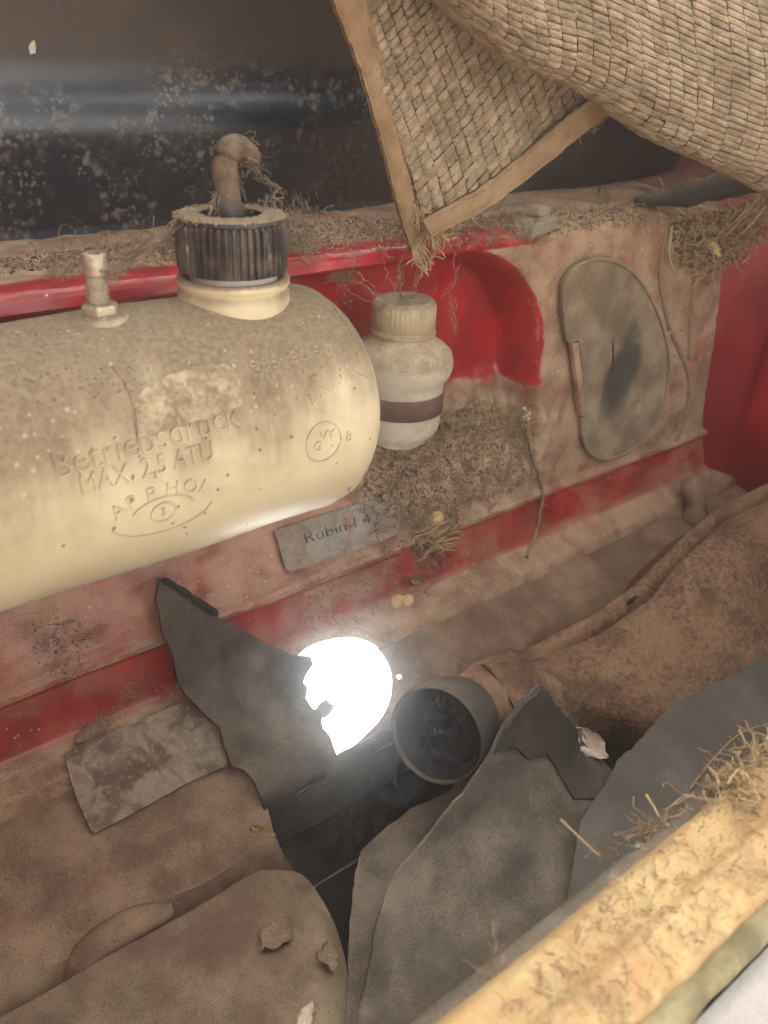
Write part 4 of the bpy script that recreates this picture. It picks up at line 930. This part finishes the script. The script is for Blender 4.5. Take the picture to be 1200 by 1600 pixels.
twig([(1197, 322), (1178, 345), (1158, 366)], .0010, 'short pale straw in the nest, right one of the straw fan', dep=(.495, .50, .51), a=1.)
twig([(1172, 318), (1150, 345), (1135, 352)], .0009, 'middle pale straw of the fan in the nest', dep=(.50, .51, .52), a=1.)
twig([(1028, 278), (1042, 300), (1064, 322)], .0022, 'brown twig slanting down the purple side panel by the nest', 'leaf', 'twig', dep=(.60, .585, .57))
twig([(1050, 352), (1046, 395), (1055, 425), (1072, 432)], .0009, 'thin tan stalk looping below the nest', dep=(.545, .54, .538, .54), a=.9)
h = hit(1112, 385, ALLB); leaf((atY(1114, 388, .545)), (-.4, -.8, .2), .024, .011, M['seed'], 'dead_leaf', 'orange brown leaf scrap standing in the nest', 'leaf', 1.5, .3, None, 9)
leaf(atY(940, 312, .60), (-.3, -.9, .2), .028, .013, M['leaf'], 'dead_leaf', 'curled brown leaf standing against the black lid left of the nest', 'leaf', 1.3, .5, None, 10)
h = hit(722, 648, ALLB); leaf(h[0] + h[1] * .003, (-.3, -.9, .3), .013, .009, M['leaf'], 'dead_leaf', 'small curled leaf on the dust bank below the fluid bottle', 'leaf', .8, .7, None, 11)
for k, (px, py, lab_) in enumerate(((690, 668, 'small curled leaf low on the left of the dust bank'), (752, 668, 'brown leaf scrap at the back of the dust bank, between curled leaf and wire'), (790, 660, 'dry leaf flake beside the pale mud clod'), (640, 735, 'leaf flake half buried near the tank end'), (600, 775, 'dusty leaf flake just above the sticker'), (648, 905, 'leaf curl hanging below the straw tuft'))):
    h = hit(px, py, ALLB); leaf(h[0] + h[1] * .002, h[1] * .6 + Vector((rnd.gauss(-.2, .3), -.6, rnd.gauss(.3, .3))), rnd.uniform(.011, .018), rnd.uniform(.006, .010), M['leaf'], 'dead_leaf', lab_, 'leaf', rnd.uniform(0, 3), .5, None, 20 + k)
h = hit(822, 650, ALLB); q = MB(); 
for k in range(14): q.lump(h[0] + h[1] * .002 + Vector((rnd.gauss(0, .004), rnd.gauss(0, .002), rnd.gauss(0, .004))), rnd.uniform(.002, .0035), rnd.random())
tag(q.build('mud_clod', M['husk']), 'pale crumbly mud clod at the top of the dusty wire', 'clod')
# clump of flat straw blades below the seed
q = MB(); hb_ = hit(668, 845, ALLB)
for k in range(26):
    p = hit(rnd.gauss(664, 14), rnd.gauss(848, 14), ALLB); d = Vector((rnd.gauss(.6, .4), -.25, rnd.gauss(.45, .35)))
    q.tube(strand(p[0] + p[1] * rnd.uniform(.001, .005), d, rnd.uniform(.012, .026), 5, .25), [.0006, .0012, .0013, .001, .0008, .0003], 4, rnd.uniform(.3, 1))
tag(q.build('straw_tuft', M['straw'], bvh='tuft'), 'tuft of flat dry straw below the round seed husk', 'straw tuft')
def inpoly(poly):
    xs = [p[0] for p in poly]; ys = [p[1] for p in poly]
    while True:
        p = (rnd.uniform(min(xs), max(xs)), rnd.uniform(min(ys), max(ys)))
        if inside(p, poly): return p
def litter(name, label, poly, nf, nc, mat, flen=(.006, .02), frad=(.00018, .0004), crad=(.0006, .0018), curl=.8, lift=.0012, names=None, flat=.5, parent=None, cat='dust', cnear=None):
    q = MB(); nm = names or ALLB
    for k in range(nf):
        h = hit(*inpoly(poly), nm)
        if not h: continue
        p, n = h; t = Vector((rnd.gauss(0, 1), rnd.gauss(0, 1), rnd.gauss(0, 1))); t = (t - n * t.dot(n) * flat).normalized()
        q.tube(strand(p + n * rnd.uniform(.0003, lift), t, rnd.uniform(*flen), 7, curl), rnd.uniform(*frad), 3, rnd.random(), caps=False)
    for k in range(nc):
        h = hit(*inpoly(poly), nm)
        if not h: continue
        p, n = h; r = rnd.uniform(*crad) * rnd.uniform(.5, 1); q.lump(p + n * r * .3, r, rnd.random() ** 1.4)
    o = q.build(name, M[mat], parent, smooth=False)
    if parent is None: tag(o, label, cat)
    o['kind'] = 'stuff'; return o
DB = [(590, 690), (640, 660), (720, 640), (800, 640), (830, 660), (840, 740), (790, 772), (720, 790), (715, 830), (690, 880), (650, 890), (640, 830), (580, 780), (560, 770)]
litter('dust_bank', 'bank of grey brown dust and fibres on the shelf below the fluid bottle', DB, 1100, 2600, 'crumb', (.005, .017), (.0002, .00055), (.0006, .0026), lift=.005, curl=1.0, names=['back'])
litter('dust_tangle', 'tangled dry plant fibres at the back of the dust bank under the fluid bottle', [(585, 690), (640, 655), (700, 640), (790, 635), (830, 650), (820, 680), (740, 675), (660, 700), (600, 720)], 420, 300, 'straw', (.008, .022), (.0002, .0006), (.0008, .002), 1., .008, names=['back'])
litter('dust_fibres', 'loose dust fibres hanging over the red panel above the bright hole', [(540, 760), (640, 770), (700, 800), (690, 900), (650, 950), (600, 930), (590, 850)], 300, 500, 'web', (.005, .018), (.0002, .0005))
litter('dust_fibres', 'curly fibre clumps stuck on the red panel at the left below the tank', [(40, 970), (130, 950), (150, 1000), (120, 1060), (60, 1040)], 70, 120, 'web', (.008, .024), curl=1.)
litter('dust_fibres', 'fibre trail crossing the bright red stripe left of the torn board', [(130, 1130), (170, 1110), (200, 1060), (235, 1055), (225, 1085), (180, 1110), (160, 1160), (130, 1165)], 60, 150, 'web', (.006, .02), curl=1.)
litter('dust_fibres', 'fibre curls on the red panel between torn board and hole', [(455, 900), (560, 880), (590, 960), (540, 985), (470, 975)], 60, 140, 'web', (.006, .016), curl=1.1)
litter('dust_litter', 'fibres and crumbs lying along the shelf in front of the lid', [(80, 400), (280, 372), (560, 345), (640, 345), (640, 388), (460, 398), (250, 415), (80, 445)], 480, 900, 'web', (.006, .022), (.0002, .00045), lift=.007)
litter('dust_litter', 'crumbs and fibres along the far shelf around the metal clips', [(640, 350), (780, 340), (930, 330), (1040, 320), (1050, 350), (900, 362), (760, 384), (660, 392)], 340, 1000, 'crumb', (.005, .02), (.0002, .0005), lift=.006)
litter('shelf_soil', 'dark soil crumbs strewn along the whole shelf in front of the lid', [(0, 405), (280, 372), (560, 342), (900, 330), (1040, 318), (1050, 340), (900, 352), (640, 372), (250, 400), (0, 430)], 150, 1500, 'hose', (.006, .02), (.0002, .0005), (.0006, .002), lift=.004, names=['back'])
litter('nest_litter', 'dark nest of dry leaves, stalks and dirt in the far right corner', [(1040, 360), (1080, 320), (1130, 330), (1195, 300), (1200, 360), (1150, 410), (1110, 432), (1060, 420)], 420, 900, 'straw', (.008, .03), (.0003, .0009), (.001, .004), .5, .012, flat=.3)
litter('nest_soil', 'dark crumbly soil heaped under the nest in the far right corner', [(1045, 350), (1110, 330), (1170, 330), (1160, 395), (1110, 425), (1060, 415)], 60, 900, 'hose', (.006, .02), (.0003, .0007), (.001, .0045), flat=.3)
litter('corner_fibres', 'dusty fibres clinging down the far corner seam', [(1020, 440), (1110, 440), (1110, 560), (1090, 700), (1060, 700), (1040, 600)], 120, 260, 'web', (.005, .02))
litter('lip_litter', 'matted dry grass clump lying along the inner edge of the rusty lip', [(905, 1340), (960, 1310), (1010, 1265), (1060, 1228), (1100, 1230), (1075, 1265), (1020, 1310), (960, 1352)], 480, 240, 'straw', (.006, .022), (.0002, .0005), (.0008, .002), .8, .008, names=['rim', 'flange'])
litter('lip_straw', 'messy line of dry grass along the inner edge of the lip further right', [(1080, 1240), (1140, 1190), (1215, 1140), (1215, 1200), (1180, 1260), (1120, 1270)], 260, 160, 'straw', (.008, .026), (.0002, .0006), (.0006, .0016), .7, .008, names=['rim', 'flange'])
litter('lip_fibres', 'curly fibres and grit scattered on top of the rusty lip', [(760, 1600), (900, 1440), (1060, 1300), (1200, 1190), (1200, 1380), (1040, 1540), (980, 1600)], 420, 450, 'straw', (.004, .014), (.00015, .00035), (.0003, .0009), 1.1, .001, names=['rim'])
litter('grit', 'scattered pale grit on the tank top', [(0, 520), (130, 490), (280, 500), (450, 470), (540, 490), (570, 600), (520, 640), (350, 600), (150, 640), (0, 640)], 60, 420, 'crumb', (.003, .010), (.00012, .00025), (.0003, .0010), names=['tank'])
litter('floor_grit', 'fine grit scattered over the dusty floor panels', [(0, 1200), (240, 1130), (420, 1260), (540, 1400), (540, 1600), (0, 1600)], 50, 500, 'crumb', (.003, .012), (.00015, .0003), (.0003, .0011), names=['slope', 'low'])
litter('panel_grit', 'fine grit stuck to the dusty panel around the oval cover', [(840, 380), (1100, 380), (1100, 700), (860, 780), (830, 640)], 60, 600, 'crumb', (.003, .012), (.00015, .0003), (.0003, .0010), names=['back', 'cover'])
# cobwebs round the cap and reservoir
def webs(name, label, lines, r=.00028, sag=.15, jit=.0015, mat='web'):
    q = MB()
    for (a, ya, b_, yb, n) in lines:
        for k in range(int(n * 1.8)):
            A = Vector(atY(a[0] + rnd.gauss(0, 4), a[1] + rnd.gauss(0, 4), ya)); B = Vector(atY(b_[0] + rnd.gauss(0, 9), b_[1] + rnd.gauss(0, 7), yb)); P = []
            L = (B - A).length
            for i in range(11):
                t = i / 10; P.append(A.lerp(B, t) + Vector((0, 0, -sag * L * 4 * t * (1 - t) * rnd.uniform(.8, 1.2))) + Vector((rnd.gauss(0, jit), rnd.gauss(0, jit), rnd.gauss(0, jit))) * (1 if 0 < i < 10 else 0))
            q.tube(P, r * rnd.uniform(.6, 1.5), 3, rnd.random(), caps=False)
    o = q.build(name, M[mat]); tag(o, label, 'cobweb', kind='stuff'); return o
webs('cobweb', 'dusty cobwebs strung from the black cap to hose, shelf and valve', [((285, 345), .47, (185, 410), .50, 9), ((290, 340), .47, (240, 385), .56, 6), ((430, 350), .47, (480, 360), .58, 10), ((435, 345), .47, (500, 400), .55, 6), ((398, 258), .47, (436, 300), .47, 3), ((436, 300), .47, (410, 330), .47, 4), ((372, 262), .467, (385, 315), .467, 2), ((338, 290), .467, (330, 340), .46, 4), ((430, 330), .48, (470, 345), .60, 14), ((205, 400), .5, (160, 430), .44, 6)], sag=.05)
webs('cobweb', 'cobweb threads between the fluid bottle cap and the red shelf edge', [((625, 462), .53, (620, 405), .545, 4), ((640, 462), .53, (660, 400), .545, 2), ((727, 418), .55, (705, 470), .55, 2), ((705, 466), .55, (708, 522), .555, 3), ((600, 470), .53, (560, 440), .54, 3), ((520, 430), .56, (550, 440), .56, 8)], sag=.03)
def fuzz(c, n, rad, name, label, L=(.006, .016), mat='web'):
    q = MB()
    for k in range(n):
        p = Vector(c) + Vector((rnd.gauss(0, rad), rnd.gauss(0, rad * .6), rnd.gauss(0, rad * .7))); q.tube(strand(p, (rnd.gauss(0, 1), rnd.gauss(0, 1), rnd.gauss(0, 1)), rnd.uniform(*L), 6, 1.), rnd.uniform(.0001, .00025), 3, rnd.random(), caps=False)
    tag(q.build(name, M[mat]), label, 'dust ball', kind='stuff')
fuzz(atY(465, 340, .58), 170, .0085, 'dust_ball', 'fluffy grey dust ball behind the black cap on the right')
fuzz(atY(535, 428, .56), 70, .005, 'dust_ball', 'small fluff caught on the red edge right of the cap')
fuzz(atY(376, 240, .472), 60, .005, 'dust_ball', 'fluff on the bend of the perished hose')
fuzz(atY(785, 1510, .148), 40, .004, 'dust_ball', 'thin wisp of fluff on the inner edge of the lip', L=(.01, .022))

# ================================================================== haze volume added for the bloom round the hole
hz = NB('bloom_haze'); hz.t.nodes.remove(hz.b)
pv = hz.n('ShaderNodeVolumePrincipled'); pv.inputs['Color'].default_value = (.86, .94, 1, 1); pv.inputs['Density'].default_value = .17; pv.inputs['Anisotropy'].default_value = .95
hz.L(pv.outputs[0], hz.t.nodes['Material Output'].inputs['Volume'])
x0, x1, y0, y1, z0, z1 = -1.2, 2.2, -.8, 2.6, -OFF[2] - 1., 1.0
haze = mk('haze', [(x, y, z) for x in (x0, x1) for y in (y0, y1) for z in (z0, z1)], [(0, 1, 3, 2), (4, 6, 7, 5), (0, 4, 5, 1), (2, 3, 7, 6), (0, 2, 6, 4), (1, 5, 7, 3)], hz.m, smooth=False); tag(haze, 'thin dusty air added in and around the compartment for a bloom-like glow', 'haze', kind='stuff')
scene.cycles.volume_bounces = 2
